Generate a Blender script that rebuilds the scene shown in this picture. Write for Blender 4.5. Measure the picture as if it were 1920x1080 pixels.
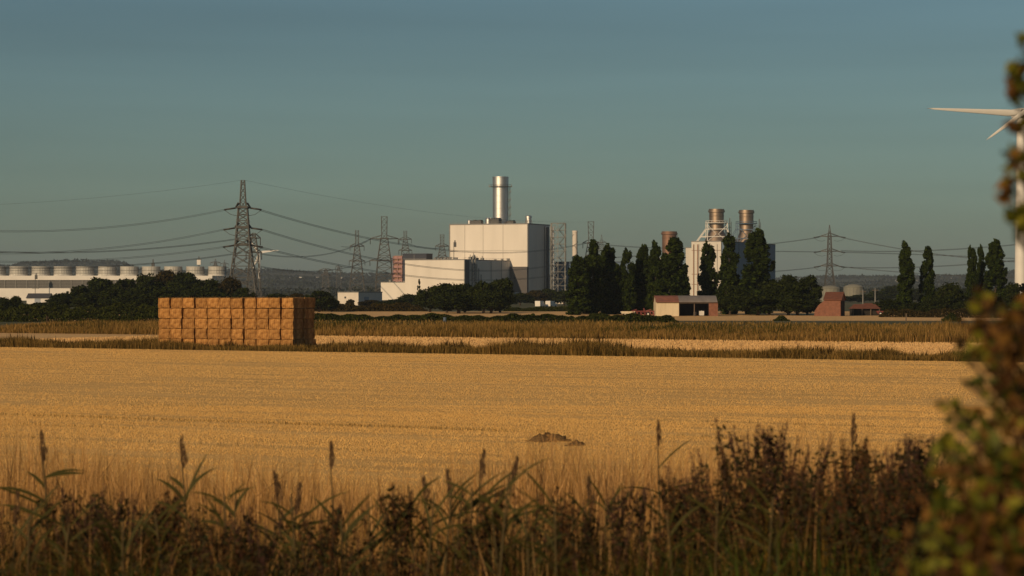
import bpy, math, random
import numpy as np
from mathutils import Vector, Matrix

for o in list(bpy.data.objects):
    bpy.data.objects.remove(o)
scene = bpy.context.scene
R = math.radians

# ------------------------------------------------------------------ camera, sky, sun, exposure
F = 85.0 / 36.0 * 1920.0          # focal length in pixels of the 1920 px photograph
EYE = 5.5                         # eye height over the fields
HOR = 545.0                       # horizon row in the photograph
cam = bpy.data.cameras.new("camera")
cam.lens = 85.0; cam.sensor_width = 36.0; cam.sensor_fit = 'HORIZONTAL'
cam.shift_y = (HOR - 540.0) / 1920.0
cam.clip_start = 0.1; cam.clip_end = 40000
cam.dof.use_dof = True; cam.dof.focus_distance = 330.0; cam.dof.aperture_fstop = 3.8
cam_o = bpy.data.objects.new("camera", cam)
cam_o.location = (0, 0, EYE); cam_o.rotation_euler = (R(90), 0, 0)
scene.collection.objects.link(cam_o)
scene.camera = cam_o

SUN_EL, SUN_AZ = 21.0, 31.0       # elevation; how far to the left of straight behind the camera
sun_dir = Vector((-math.sin(R(SUN_AZ)) * math.cos(R(SUN_EL)), -math.cos(R(SUN_AZ)) * math.cos(R(SUN_EL)), math.sin(R(SUN_EL))))
world = bpy.data.worlds.new("World"); scene.world = world
world.use_nodes = True
wn = world.node_tree.nodes; wl = world.node_tree.links
bg = wn["Background"]
sky = wn.new("ShaderNodeTexSky"); sky.sky_type = 'NISHITA'; sky.sun_disc = False
sky.sun_elevation = R(SUN_EL); sky.sun_rotation = R(180 + SUN_AZ)
sky.altitude = 0; sky.air_density = 1.0; sky.dust_density = 1.0; sky.ozone_density = 1.5
tint = wn.new("ShaderNodeMix"); tint.data_type = 'RGBA'; tint.blend_type = 'MULTIPLY'
tint.inputs[0].default_value = 1.0
wtc = wn.new("ShaderNodeTexCoord"); wmp = wn.new("ShaderNodeMapping"); wmp.inputs["Scale"].default_value = (1.6, 1.6, 26); wl.new(wtc.outputs["Generated"], wmp.inputs[0])
wnz = wn.new("ShaderNodeTexNoise"); wnz.inputs["Scale"].default_value = 1.3; wnz.inputs["Detail"].default_value = 3; wl.new(wmp.outputs[0], wnz.inputs["Vector"])
wmr = wn.new("ShaderNodeMapRange"); wmr.inputs[1].default_value = .3; wmr.inputs[2].default_value = .7; wmr.inputs[3].default_value = .90; wmr.inputs[4].default_value = 1.10; wl.new(wnz.outputs["Fac"], wmr.inputs[0])
veil = wn.new("ShaderNodeMix"); veil.data_type = 'RGBA'; veil.blend_type = 'MULTIPLY'; veil.inputs[0].default_value = 1.0
wl.new(sky.outputs[0], veil.inputs[6]); wl.new(wmr.outputs[0], veil.inputs[7]); wl.new(veil.outputs[2], tint.inputs[6]); tint.inputs[7].default_value = (0.56, 0.705, 0.735, 1)
wl.new(tint.outputs[2], bg.inputs[0]); bg.inputs[1].default_value = 0.05
sun = bpy.data.lights.new("sun", 'SUN'); sun.energy = 3.4; sun.angle = R(0.5); sun.color = (1.0, 0.72, 0.42)
sun_o = bpy.data.objects.new("sun", sun)
sun_o.rotation_euler = sun_dir.to_track_quat('Z', 'Y').to_euler(); sun_o.location = (-200, -300, 300)
scene.collection.objects.link(sun_o)
scene.view_settings.view_transform = 'Standard'; scene.view_settings.look = 'None'
scene.view_settings.exposure = 0.0; scene.view_settings.gamma = 1.0
scene.view_settings.use_curve_mapping = False
scene.cycles.max_bounces = 5; scene.cycles.transparent_max_bounces = 6; scene.cycles.volume_bounces = 0

# ------------------------------------------------------------------ helpers
COL = scene.collection

def px2x(px, D): return (px - 960.0) / F * D
def py2z(py, D): return EYE + (HOR - py) / F * D
def at(px, py, D): return Vector((px2x(px, D), D, py2z(py, D)))

def tag(o, label=None, cat=None, group=None, kind=None):
    if label: o["label"] = label
    if cat: o["category"] = cat
    if group: o["group"] = group
    if kind: o["kind"] = kind
    return o

def thing(name, label, cat, loc=(0, 0, 0), rz=0.0, group=None):
    o = bpy.data.objects.new(name, None); COL.objects.link(o)
    o.location = loc; o.rotation_euler = (0, 0, rz); o.empty_display_size = 0.5
    return tag(o, label, cat, group)

def link_mesh(name, me, mat, parent=None):
    o = bpy.data.objects.new(name, me); COL.objects.link(o)
    if mat and not me.materials: me.materials.append(mat)
    if parent: o.parent = parent
    return o

def np_mesh(name, verts, faces, smooth=False):
    """verts (n,3), faces (m,k) -> mesh"""
    verts = np.asarray(verts, dtype=np.float32); faces = np.asarray(faces, dtype=np.int32)
    me = bpy.data.meshes.new(name); m, k = faces.shape
    me.vertices.add(len(verts)); me.vertices.foreach_set("co", verts.ravel())
    me.loops.add(m * k); me.loops.foreach_set("vertex_index", faces.ravel())
    me.polygons.add(m)
    me.polygons.foreach_set("loop_start", np.arange(0, m * k, k, dtype=np.int32))
    me.polygons.foreach_set("loop_total", np.full(m, k, dtype=np.int32))
    if smooth: me.polygons.foreach_set("use_smooth", np.ones(m, dtype=bool))
    me.update(calc_edges=True); me.validate()
    return me

class MB:
    """collects boxes, bars, tubes and lathes into one mesh"""
    def __init__(s): s.v = []; s.f = []; s.sm = []
    def add(s, vs, fs, smooth=False):
        n = len(s.v); s.v += [tuple(v) for v in vs]
        for f in fs: s.f.append([i + n for i in f]); s.sm.append(smooth)
    def box(s, x0, x1, y0, y1, z0, z1):
        vs = [(x0,y0,z0),(x1,y0,z0),(x1,y1,z0),(x0,y1,z0),(x0,y0,z1),(x1,y0,z1),(x1,y1,z1),(x0,y1,z1)]
        s.add(vs, [(0,3,2,1),(4,5,6,7),(0,1,5,4),(1,2,6,5),(2,3,7,6),(3,0,4,7)])
    def bar(s, p, q, w, h=None):
        p = Vector(p); q = Vector(q); d = q - p
        if d.length < 1e-6: return
        z = d.normalized(); a = Vector((0,0,1)) if abs(z.z) < .9 else Vector((1,0,0))
        x = z.cross(a).normalized() * w / 2; y = z.cross(x).normalized() * (h or w) / 2
        vs = [p-x-y, p+x-y, p+x+y, p-x+y, q-x-y, q+x-y, q+x+y, q-x+y]
        s.add(vs, [(0,3,2,1),(4,5,6,7),(0,1,5,4),(1,2,6,5),(2,3,7,6),(3,0,4,7)])
    def lathe(s, prof, c=(0,0,0), n=32, cap=True, smooth=True):
        """prof: list of (r, z)"""
        vs = []; rings = [[(c[0]+r*math.cos(2*math.pi*i/n), c[1]+r*math.sin(2*math.pi*i/n), c[2]+z) for i in range(n)] for r, z in prof]
        for q in rings: vs += q
        for k in range(len(prof)-1):      # each step of the profile keeps its own rings, so it is smooth round the axis and crisp along it
            s.add(rings[k]+rings[k+1], [(i, (i+1) % n, n+(i+1) % n, n+i) for i in range(n)], smooth)
        if cap:
            k = len(prof)-1
            s.add([vs[k*n+i] for i in range(n)], [tuple(range(n))]); s.add([vs[i] for i in range(n)], [tuple(reversed(range(n)))])
    def tube(s, pts, rads, n=6):
        pts = [Vector(p) for p in pts]; vs = []; fs = []
        for k, p in enumerate(pts):
            d = (pts[min(k+1, len(pts)-1)] - pts[max(k-1, 0)]).normalized()
            a = Vector((0,0,1)) if abs(d.z) < .9 else Vector((1,0,0))
            x = d.cross(a).normalized(); y = d.cross(x).normalized(); r = rads[k] if hasattr(rads, '__len__') else rads
            for i in range(n):
                t = 2*math.pi*i/n; vs.append(p + x*math.cos(t)*r + y*math.sin(t)*r)
        for k in range(len(pts)-1):
            for i in range(n):
                j = (i+1) % n; fs.append((k*n+i, k*n+j, (k+1)*n+j, (k+1)*n+i))
        fs.append(tuple(reversed(range(n)))); fs.append(tuple((len(pts)-1)*n+i for i in range(n)))
        s.add(vs, fs, True)
    def mesh(s, name):
        me = bpy.data.meshes.new(name); me.from_pydata(s.v, [], s.f); me.polygons.foreach_set("use_smooth", s.sm); me.update()
        return me
    def build(s, name, mat, parent=None): return link_mesh(name, s.mesh(name), mat, parent)

def dup(o, parent=None):
    c = o.copy(); COL.objects.link(c)
    if parent: c.parent = parent
    for ch in o.children: dup(ch, c)
    return c

# ------------------------------------------------------------------ materials
def mat(name, c1, c2=None, rough=.8, metal=0.0, scale=1.0, stretch=(1,1,1), bump=0.0, bscale=None, detail=4, island=False, c3=None, spec=.3, trans=0.0, coord='Object', contrast=(.3,.7)):
    m = bpy.data.materials.new(name); m.use_nodes = True
    n = m.node_tree.nodes; l = m.node_tree.links; b = n["Principled BSDF"]
    b.inputs["Roughness"].default_value = rough; b.inputs["Metallic"].default_value = metal
    b.inputs["Specular IOR Level"].default_value = spec
    tc = n.new("ShaderNodeTexCoord"); mp = n.new("ShaderNodeMapping"); mp.inputs["Scale"].default_value = stretch
    l.new(tc.outputs[coord], mp.inputs[0])
    nz = n.new("ShaderNodeTexNoise"); nz.inputs["Scale"].default_value = scale; nz.inputs["Detail"].default_value = detail
    l.new(mp.outputs[0], nz.inputs["Vector"])
    ramp = n.new("ShaderNodeValToRGB"); e = ramp.color_ramp.elements
    c2 = c2 or tuple(x*.8 for x in c1)
    e[0].position = contrast[0]; e[0].color = (*c1, 1); e[1].position = contrast[1]; e[1].color = (*c2, 1)
    if c3: k = e.new((contrast[0]+contrast[1])/2); k.color = (*c3, 1)
    if island:
        g = n.new("ShaderNodeNewGeometry"); mx = n.new("ShaderNodeMath"); mx.operation = 'MULTIPLY_ADD'
        mx.inputs[1].default_value = .55; l.new(g.outputs["Random Per Island"], mx.inputs[0])
        mm = n.new("ShaderNodeMath"); mm.operation = 'MULTIPLY'; mm.inputs[1].default_value = .45
        l.new(nz.outputs["Fac"], mm.inputs[0]); l.new(mm.outputs[0], mx.inputs[2]); l.new(mx.outputs[0], ramp.inputs[0])
    else:
        l.new(nz.outputs["Fac"], ramp.inputs[0])
    l.new(ramp.outputs[0], b.inputs["Base Color"])
    if bump:
        bn = n.new("ShaderNodeTexNoise"); bn.inputs["Scale"].default_value = bscale or scale*4; bn.inputs["Detail"].default_value = 6
        l.new(mp.outputs[0], bn.inputs["Vector"])
        bp = n.new("ShaderNodeBump"); bp.inputs["Strength"].default_value = bump; bp.inputs["Distance"].default_value = .1
        l.new(bn.outputs["Fac"], bp.inputs["Height"]); l.new(bp.outputs[0], b.inputs["Normal"])
    if trans:
        t = n.new("ShaderNodeBsdfTranslucent"); l.new(ramp.outputs[0], t.inputs[0])
        ms = n.new("ShaderNodeMixShader"); ms.inputs[0].default_value = trans
        l.new(b.outputs[0], ms.inputs[1]); l.new(t.outputs[0], ms.inputs[2]); l.new(ms.outputs[0], n["Material Output"].inputs[0])
    return m

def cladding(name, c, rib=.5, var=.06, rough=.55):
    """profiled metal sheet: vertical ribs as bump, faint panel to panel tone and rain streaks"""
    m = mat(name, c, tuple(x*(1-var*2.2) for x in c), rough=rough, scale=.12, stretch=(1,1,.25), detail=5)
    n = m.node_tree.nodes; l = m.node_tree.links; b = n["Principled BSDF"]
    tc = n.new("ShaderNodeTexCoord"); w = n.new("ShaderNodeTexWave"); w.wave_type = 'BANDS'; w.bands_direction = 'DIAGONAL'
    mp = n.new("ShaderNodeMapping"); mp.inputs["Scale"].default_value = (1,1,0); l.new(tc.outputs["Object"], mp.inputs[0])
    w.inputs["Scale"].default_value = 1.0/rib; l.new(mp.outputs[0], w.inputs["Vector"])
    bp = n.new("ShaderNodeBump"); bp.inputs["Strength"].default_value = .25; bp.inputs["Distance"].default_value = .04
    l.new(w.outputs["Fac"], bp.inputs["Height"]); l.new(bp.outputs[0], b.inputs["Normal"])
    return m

M = {}
M['earth'] = mat('earth', (.055,.055,.020), (.125,.095,.040), rough=1, scale=.02, detail=10, c3=(.06,.065,.022))
M['fieldsoil'] = mat('stubble_soil', (0.6202,0.3669,0.1139), (0.8187,0.5053,0.1710), rough=1, scale=.5, stretch=(.10,1.6,1), detail=10, bump=.6, bscale=5)
M['straw'] = mat('stubble_straw', (0.6172,0.3718,0.1191), (0.7964,0.5119,0.1787), rough=.9, scale=.06, stretch=(.4,4,1), island=True, spec=.2, trans=.12, c3=(0.6968,0.4346,0.1447))
M['field2'] = mat('far_stubble', (0.5880,0.3627,0.1520), (0.6860,0.4371,0.1880), rough=1, scale=.25, stretch=(.1,2,1), detail=10, bump=.6, bscale=4)
M['dry'] = mat('dry_grass', (0.1955,0.1134,0.0304), (0.4140,0.2538,0.0808), rough=1, scale=.3, island=True, spec=.1, trans=.2, c3=(0.2760,0.1728,0.0475))
M['verge'] = mat('verge_grass', (0.0595,0.0440,0.0104), (0.3060,0.1840,0.0520), rough=1, scale=.18, island=True, spec=.1, trans=.15, c3=(0.1445,0.0920,0.0234))
M['bank'] = mat('bank_grass', (0.1132,0.0742,0.0157), (0.3485,0.2030,0.0628), rough=1, scale=.07, island=True, spec=.1, trans=.15, c3=(0.2091,0.1250,0.0346))
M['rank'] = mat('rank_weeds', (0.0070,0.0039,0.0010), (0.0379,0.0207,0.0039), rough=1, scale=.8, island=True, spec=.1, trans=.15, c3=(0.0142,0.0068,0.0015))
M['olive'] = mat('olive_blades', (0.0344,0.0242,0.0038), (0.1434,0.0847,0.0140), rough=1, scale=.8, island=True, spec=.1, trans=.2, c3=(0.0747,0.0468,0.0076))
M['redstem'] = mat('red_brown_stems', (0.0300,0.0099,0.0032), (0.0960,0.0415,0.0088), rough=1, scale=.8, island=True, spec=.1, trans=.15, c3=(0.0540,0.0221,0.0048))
M['greenblade'] = mat('green_blades', (0.0146,0.0270,0.0030), (0.0607,0.0834,0.0084), rough=.9, scale=.8, island=True, spec=.2, trans=.2)
M['reedleaf'] = mat('reed_leaf', (0.0282,0.0292,0.0023), (0.0603,0.0498,0.0040), rough=.7, scale=3, island=True, spec=.3, trans=.25)
M['reedstem'] = mat('reed_stem', (0.0600,0.0425,0.0135), (0.0800,0.0550,0.0203), rough=.8, scale=3)
M['plume'] = mat('reed_plume', (.085,.048,.025), (.17,.10,.05), rough=1, scale=5, island=True, trans=.2)
M['seed'] = mat('dock_seed', (0.0680,0.0242,0.0072), (0.1361,0.0548,0.0145), rough=1, scale=4, island=True, trans=.1)
M['purple'] = mat('purple_spike', (0.0638,0.0248,0.0218), (0.1160,0.0507,0.0336), rough=1, scale=4, island=True, trans=.15)
M['weedleaf'] = mat('weed_leaf', (0.0174,0.0198,0.0036), (0.0422,0.0339,0.0065), rough=.9, scale=3, island=True, trans=.2, c3=(0.0347,0.0209,0.0043))
M['bushleaf'] = mat('bush_leaf', (0.0418,0.0608,0.0056), (0.2091,0.1903,0.0157), rough=.7, scale=2.5, island=True, trans=.3, c3=(0.1045,0.1134,0.0101))
M['rustleaf'] = mat('rust_leaf', (0.0515,0.0197,0.0050), (0.1766,0.0842,0.0123), rough=.8, scale=2.5, island=True, trans=.25, c3=(0.0957,0.0407,0.0073))
M['twig'] = mat('twig', (0.0315,0.0210,0.0140), (0.0490,0.0350,0.0210), rough=1, scale=8, bump=.3)
M['crown'] = mat('tree_leaves', (0.0095,0.0142,0.0025), (0.0310,0.0396,0.0063), rough=1, scale=.35, island=True, spec=.08, trans=.1, c3=(0.0179,0.0248,0.0038))
M['poplar'] = mat('poplar_leaves', (0.0099,0.0174,0.0021), (0.0329,0.0479,0.0055), rough=1, scale=.35, island=True, spec=.08, trans=.1, c3=(0.0185,0.0286,0.0034))
M['brownleaf'] = mat('brownish_leaves', (0.0193,0.0165,0.0045), (0.0468,0.0341,0.0090), rough=1, scale=.35, island=True, spec=.08, trans=.1)
M['hedge'] = mat('hedge_leaves', (0.0136,0.0198,0.0027), (0.0403,0.0462,0.0067), rough=1, scale=.12, island=True, spec=.08, trans=.1, c3=(0.0248,0.0304,0.0045))
M['bark'] = mat('bark', (.08,.06,.045), (.05,.038,.03), rough=1, scale=3, stretch=(1,1,.3), bump=.5)
M['farwood'] = mat('far_woodland', (0.0086,0.0114,0.0077), (0.0216,0.0260,0.0141), rough=1, scale=.02, island=True, spec=.05)
M['hill'] = mat('hill_fields', (0.0193,0.0252,0.0126), (0.0660,0.0600,0.0315), rough=1, scale=.0035, detail=8, c3=(0.0275,0.0330,0.0154))
M['bale'] = mat('straw_bale', (0.2137,0.0989,0.0285), (0.5320,0.2910,0.0994), rough=1, scale=2.6, detail=9, bump=.9, bscale=9, c3=(0.3767,0.1819,0.0540))
bn_ = M['bale'].node_tree; oi = bn_.nodes.new("ShaderNodeObjectInfo"); mr = bn_.nodes.new("ShaderNodeMapRange"); mr.inputs[3].default_value = .78; mr.inputs[4].default_value = 1.14
mxb = bn_.nodes.new("ShaderNodeMix"); mxb.data_type = 'RGBA'; mxb.blend_type = 'MULTIPLY'; mxb.inputs[0].default_value = 1.0
rampb = [x for x in bn_.nodes if x.type == 'VALTORGB'][0]; bn_.links.new(oi.outputs["Random"], mr.inputs[0]); bn_.links.new(rampb.outputs[0], mxb.inputs[6]); bn_.links.new(mr.outputs[0], mxb.inputs[7]); bn_.links.new(mxb.outputs[2], bn_.nodes["Principled BSDF"].inputs["Base Color"])
M['wisp'] = mat('loose_straw', (.36,.19,.07), (.60,.36,.14), rough=1, scale=3, island=True, trans=.2)
M['twine'] = mat('bale_twine', (.22,.10,.03), (.26,.12,.04), rough=1, scale=5)
M['cream'] = cladding('pale_cladding', (.72,.665,.60))
M['seam'] = mat('seam', (.42,.39,.36), (.36,.34,.31), rough=.7, scale=.5)
M['trim'] = mat('grey_trim', (.22,.215,.21), (.17,.165,.16), rough=.6, scale=.5)
M['greyclad'] = cladding('grey_cladding', (.30,.33,.38))
M['greyshade'] = cladding('shade_grey_cladding', (.085,.078,.080))  # dark tone stands in for shadow at the boiler house foot
M['blueshade'] = cladding('blue_shade_cladding', (.10,.155,.23))  # blue stands for skylit shade on walls and one stack frame
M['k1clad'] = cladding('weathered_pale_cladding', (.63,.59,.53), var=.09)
M['roof'] = mat('flat_roof', (.20,.20,.20), (.14,.14,.14), rough=.9, scale=.3)
M['steel'] = mat('bright_steel', (.74,.72,.70), (.60,.58,.56), rough=.46, metal=1.0, scale=.3, stretch=(1,1,.25))
M['rust'] = mat('weathered_steel', (0.3888,0.3010,0.2312), (0.2736,0.2030,0.1496), rough=.5, metal=.9, scale=.4, stretch=(1,1,.3))
M['darkrust'] = mat('rusty_steel', (.26,.15,.10), (.17,.10,.07), rough=.6, metal=.5, scale=.4, stretch=(1,1,.3))
M['galv'] = mat('galvanised_steel', (.21,.205,.195), (.15,.148,.14), rough=.55, metal=.3, scale=1)
M['galvdark'] = mat('dark_steel', (.10,.10,.10), (.07,.07,.07), rough=.7, metal=.2, scale=1)
M['pylon'] = mat('pylon_steel', (.085,.083,.078), (.06,.058,.055), rough=.6, metal=.2, scale=.5)
M['wire'] = mat('conductor', (.075,.075,.075), (.06,.06,.06), rough=.6, metal=.3, scale=1)
M['insul'] = mat('insulator', (.05,.045,.04), (.04,.035,.03), rough=.4, scale=1)
M['white'] = mat('white_paint', (0.7040,0.6715,0.6314), (0.6336,0.6035,0.5658), rough=.45, scale=.2)
M['louver'] = mat('louvre', (.13,.125,.12), (.09,.088,.085), rough=.7, scale=1.5, stretch=(3,1,.2))
M['drum'] = mat('fan_shroud', (0.5600,0.5440,0.5040), (0.4640,0.4480,0.4160), rough=.6, scale=.6, stretch=(1,1,.3))
M['pink'] = mat('pink_frame', (0.3720,0.2100,0.1950), (0.2790,0.1540,0.1500), rough=.7, scale=.6)
M['navy'] = mat('navy_cladding', (.03,.035,.055), (.025,.03,.045), rough=.6, scale=.3)
M['redbrick'] = mat('red_brick', (0.2320,0.1100,0.0720), (0.1600,0.0757,0.0522), rough=1, scale=1.6, detail=8, bump=.3, c3=(0.2000,0.0880,0.0576))
M['tile'] = mat('clay_tile', (0.1760,0.0675,0.0405), (0.1200,0.0468,0.0306), rough=.95, scale=1.2, detail=6, bump=.3)
M['rooftin'] = mat('tin_roof', (.24,.21,.19), (.17,.15,.14), rough=.6, scale=.7, stretch=(1,.3,1))
M['redtin'] = mat('rusty_tin_roof', (.28,.11,.075), (.17,.075,.055), rough=.8, scale=.8)
M['barnwall'] = mat('barn_sheeting', (.62,.53,.38), (.52,.44,.31), rough=.8, scale=.8, stretch=(2,2,.3))
M['interior'] = mat('dark_timber', (.03,.026,.022), (.02,.018,.015), rough=1, scale=1)
M['wood'] = mat('weathered_wood', (.15,.11,.08), (.10,.075,.055), rough=1, scale=2, stretch=(1,1,.2))
M['glass'] = mat('dark_glass', (.03,.035,.04), (.025,.03,.035), rough=.1, scale=1, spec=.6)
M['rubber'] = mat('rubber', (.02,.02,.02), (.015,.015,.015), rough=.9, scale=1)
M['redpaint'] = mat('red_paint', (0.1824,0.0473,0.0400), (0.1248,0.0338,0.0320), rough=.6, scale=1)
M['bluepaint'] = mat('blue_plastic', (.09,.12,.17), (.07,.10,.14), rough=.5, scale=1)
M['tank'] = mat('tank_paint', (0.2213,0.2161,0.1734), (0.1792,0.1739,0.1428), rough=.7, scale=.3)
M['render'] = mat('pale_render', (0.6630,0.5986,0.5280), (0.5780,0.5166,0.4560), rough=.9, scale=.5)
M['slate'] = mat('slate', (.08,.08,.09), (.06,.06,.065), rough=.8, scale=1)
M['mound'] = mat('soil_heap', (0.0750,0.0425,0.0180), (0.2000,0.1187,0.0456), rough=1, scale=2, bump=.6, detail=8)

# ------------------------------------------------------------------ ground
def gz(d):
    """height of the embankment / fields d metres in front of the camera"""
    return float(np.interp(d, [-40, 0, 8, 30, 46, 60], [3.7, 3.75, 3.45, 2.05, 0.05, 0.0]))
ys = [-300,-40,0,4,8,12,16,20,25,30,34,38,42,46,50,60,120,240,400,600,1000,2000,4000,8000,10800]
xs = [-5500,-2000,-700,-200,-60,-30,-15,0,15,30,60,200,700,2000,5500]
V = [(x, y, gz(y)) for y in ys for x in xs]; nx = len(xs)
Fc = [(j*nx+i, j*nx+i+1, (j+1)*nx+i+1, (j+1)*nx+i) for j in range(len(ys)-1) for i in range(nx-1)]
o = link_mesh("ground", np_mesh("ground", V, Fc), M['earth']); tag(o, kind="structure")

# field edge direction (rows and tracks run along it), seen in the photograph as almost level lines
E0 = np.array([-2.75, 208.5]); ED = np.array([85.0, -48.0]); ED /= np.linalg.norm(ED); EN = np.array([-ED[1], ED[0]])   # EN points away from the camera
EANG = math.atan2(ED[1], ED[0])
def strip(name, a0, a1, n0, n1, z, m, kind="structure", near=None):
    """flat sheet in field-edge coordinates"""
    pts = [E0+ED*a0+EN*n0, E0+ED*a1+EN*n0, E0+ED*a1+EN*n1, E0+ED*a0+EN*n1]
    me = np_mesh(name, [((p-E0)@ED, (p-E0)@EN, 0) for p in pts], [(0,1,2,3)])
    o = link_mesh(name, me, m); o.location = (E0[0], E0[1], z); o.rotation_euler = (0,0,EANG); tag(o, kind=kind); return o

# near stubble field: a sheet clipped at the foot of the embankment
me = np_mesh("stubble_field", [((p-E0)@ED, (p-E0)@EN, 0) for p in (np.array([-130,47.]), np.array([150,47.]), E0+ED*150, E0-ED*150)], [(0,1,2,3)])
o = link_mesh("stubble_field", me, M['fieldsoil']); o.location = (E0[0], E0[1], .012); o.rotation_euler = (0,0,EANG); tag(o, kind="structure")
strip("far_stubble_field", -200, 190, 9, 62, .012, M['field2'])
o = np_mesh("third_stubble_field", [(-180,440,0),(130,440,0),(150,640,0),(-160,640,0)], [(0,1,2,3)])
o = link_mesh("third_stubble_field", o, M['field2']); o.location.z = .012; tag(o, kind="structure")
o = np_mesh("farm_track", [(20,448,0),(150,448,0),(160,520,0),(20,520,0)], [(0,1,2,3)])
o = link_mesh("farm_track", o, M['field2']); o.location.z = .03; tag(o, kind="structure")

# ------------------------------------------------------------------ grass blades (numpy)
rng = np.random.default_rng(7)
def blades(P, h, w, lean=.25, taper=.7, curve=.5):
    """P (n,3) roots; h,w arrays -> triangles, 5 verts each blade"""
    n = len(P); a = rng.uniform(0, 2*np.pi, n); t = np.stack([np.cos(a), np.sin(a), np.zeros(n)], 1)
    b = rng.uniform(0, 2*np.pi, n); ln = np.abs(rng.normal(0, lean, n)); d = np.stack([np.cos(b)*ln, np.sin(b)*ln, np.zeros(n)], 1)
    hh = h[:,None]; ww = w[:,None]/2; up = np.array([[0,0,1.]])
    mid = P + (up + d*curve)*hh*.55; tip = P + (up*(1-.25*ln[:,None]) + d*1.2)*hh
    v = np.stack([P - t*ww, P + t*ww, mid - t*ww*taper, mid + t*ww*taper, tip], 1).reshape(-1, 3)
    i = np.arange(n)[:,None]*5
    f = np.stack([i+[0,1,3], i+[0,3,2], i+[2,3,4]], 1).reshape(-1, 3)
    return v, f
def stalks(P, h, w, lean=.15):
    n = len(P); a = rng.uniform(0, 2*np.pi, n); t = np.stack([np.cos(a), np.sin(a), np.zeros(n)], 1)*w[:,None]/2
    d = rng.normal(0, lean, (n,2)); top = P + np.stack([d[:,0], d[:,1], np.ones(n)], 1)*h[:,None]
    v = np.stack([P-t, P+t, top+t*.8, top-t*.8], 1).reshape(-1,3); i = np.arange(n)[:,None]*4
    return v, (i+[0,1,2,3])
def field_pts(n, d0, d1, margin=14, half=.232, power=2):
    """points spread evenly over the wedge the camera sees"""
    u = rng.uniform(0,1,n); d = np.sqrt(d0**2 + u*(d1**2-d0**2)); x = rng.uniform(-1,1,n)*(half*d+margin)
    return x, d

# standing stubble in rows along the field edge
n = 700000
x, d = field_pts(n, 44, 246, 9)
q = np.stack([x, d], 1) - E0; a = q@ED; m_ = q@EN
row = .26
m_ = np.round(m_/row)*row + rng.normal(0, .05, n)
def vnoise(a, b, sd):
    g = np.random.default_rng(sd).random((256,256)); ia = np.floor(a).astype(int); ib = np.floor(b).astype(int); fa = a-ia; fb = b-ib
    fa = fa*fa*(3-2*fa); fb = fb*fb*(3-2*fb); G = lambda i,j: g[i%256, j%256]
    return (G(ia,ib)*(1-fa)+G(ia+1,ib)*fa)*(1-fb)+(G(ia,ib+1)*(1-fa)+G(ia+1,ib+1)*fa)*fb
thin = vnoise(a/14, m_/1.6, 1)*.6 + vnoise(a/5, m_/.7, 2)*.4
keep = (m_ < -0.4) & ((thin < .60) | (rng.random(n) < .22)); a = a[keep]; m_ = m_[keep]
# tramlines and combine passes: thinner, shorter stubble along a few lines, and lying straw swathes
tram = np.zeros(len(m_))
for c in np.arange(-190, 0, 12.0):
    tram = np.maximum(tram, np.exp(-((m_-c-.9)/.32)**2)); tram = np.maximum(tram, np.exp(-((m_-c+.9)/.32)**2))
wob = .5+.5*np.sin(a*.11+m_*.9)+.4*np.sin(a*.043+1.7*m_)
hgt = (.045 + .035*rng.random(len(a)))*(1-.55*tram*np.clip(wob,.2,1))
pw = E0 + a[:,None]*ED + m_[:,None]*EN
P = np.stack([pw[:,0], pw[:,1], np.full(len(a), .0)], 1)
ok = P[:,1] > 45; P = P[ok]; hgt = hgt[ok]
v, f = stalks(P, hgt, .010+.009*rng.random(len(P)), .30)
o = link_mesh("stubble_stalks", np_mesh("stubble_stalks", v, f), M['straw']); tag(o, "cut straw stubble standing in rows across the golden field", "stubble", kind="stuff")
n = 430000; x, d = field_pts(n, 44, 115, 8); q = np.stack([x,d],1)-E0; a = q@ED; m_ = q@EN; m_ = np.round(m_/.13)*.13+rng.normal(0,.03,n)
ok = (m_ < -.4) & ((vnoise(a/14, m_/1.6, 1)*.6+vnoise(a/5, m_/.7, 2)*.4 < .62) | (rng.random(n)<.3)); a = a[ok]; m_ = m_[ok]
pw = E0+a[:,None]*ED+m_[:,None]*EN; P = np.stack([pw[:,0],pw[:,1],np.zeros(len(a))],1); P = P[P[:,1]>45]
v, f = stalks(P, .035+.04*rng.random(len(P)), .007+.006*rng.random(len(P)), .5)
o = link_mesh("fine_stubble", np_mesh("fine_stubble", v, f), M['straw']); tag(o, "short fine stubble and chaff between the rows at the near end of the field", "stubble", kind="stuff")
# dark weedy lines and patches in the near part of the stubble
n = 16000; a = rng.uniform(-70,70,n); ln_ = rng.choice([-98.5,-97.9,-104.0,-88.4,-76.0,-62.0,-110.5], n, p=[.24,.2,.16,.14,.1,.06,.1]); m_ = ln_+rng.normal(0,.16,n)
ok = vnoise(a/7+50, ln_*.37, 5) > .56; a = a[ok]; m_ = m_[ok]; pw = E0+a[:,None]*ED+m_[:,None]*EN; P = np.stack([pw[:,0],pw[:,1],np.zeros(len(a))],1); P = P[P[:,1]>48]
v, f = blades(P, rng.uniform(.07,.2,len(P)), rng.uniform(.01,.025,len(P)), .4)
o = link_mesh("weedy_regrowth", np_mesh("weedy_regrowth", v, f), M['verge']); tag(o, "dark weedy regrowth in broken lines across the near stubble", "weeds", kind="stuff")
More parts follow.
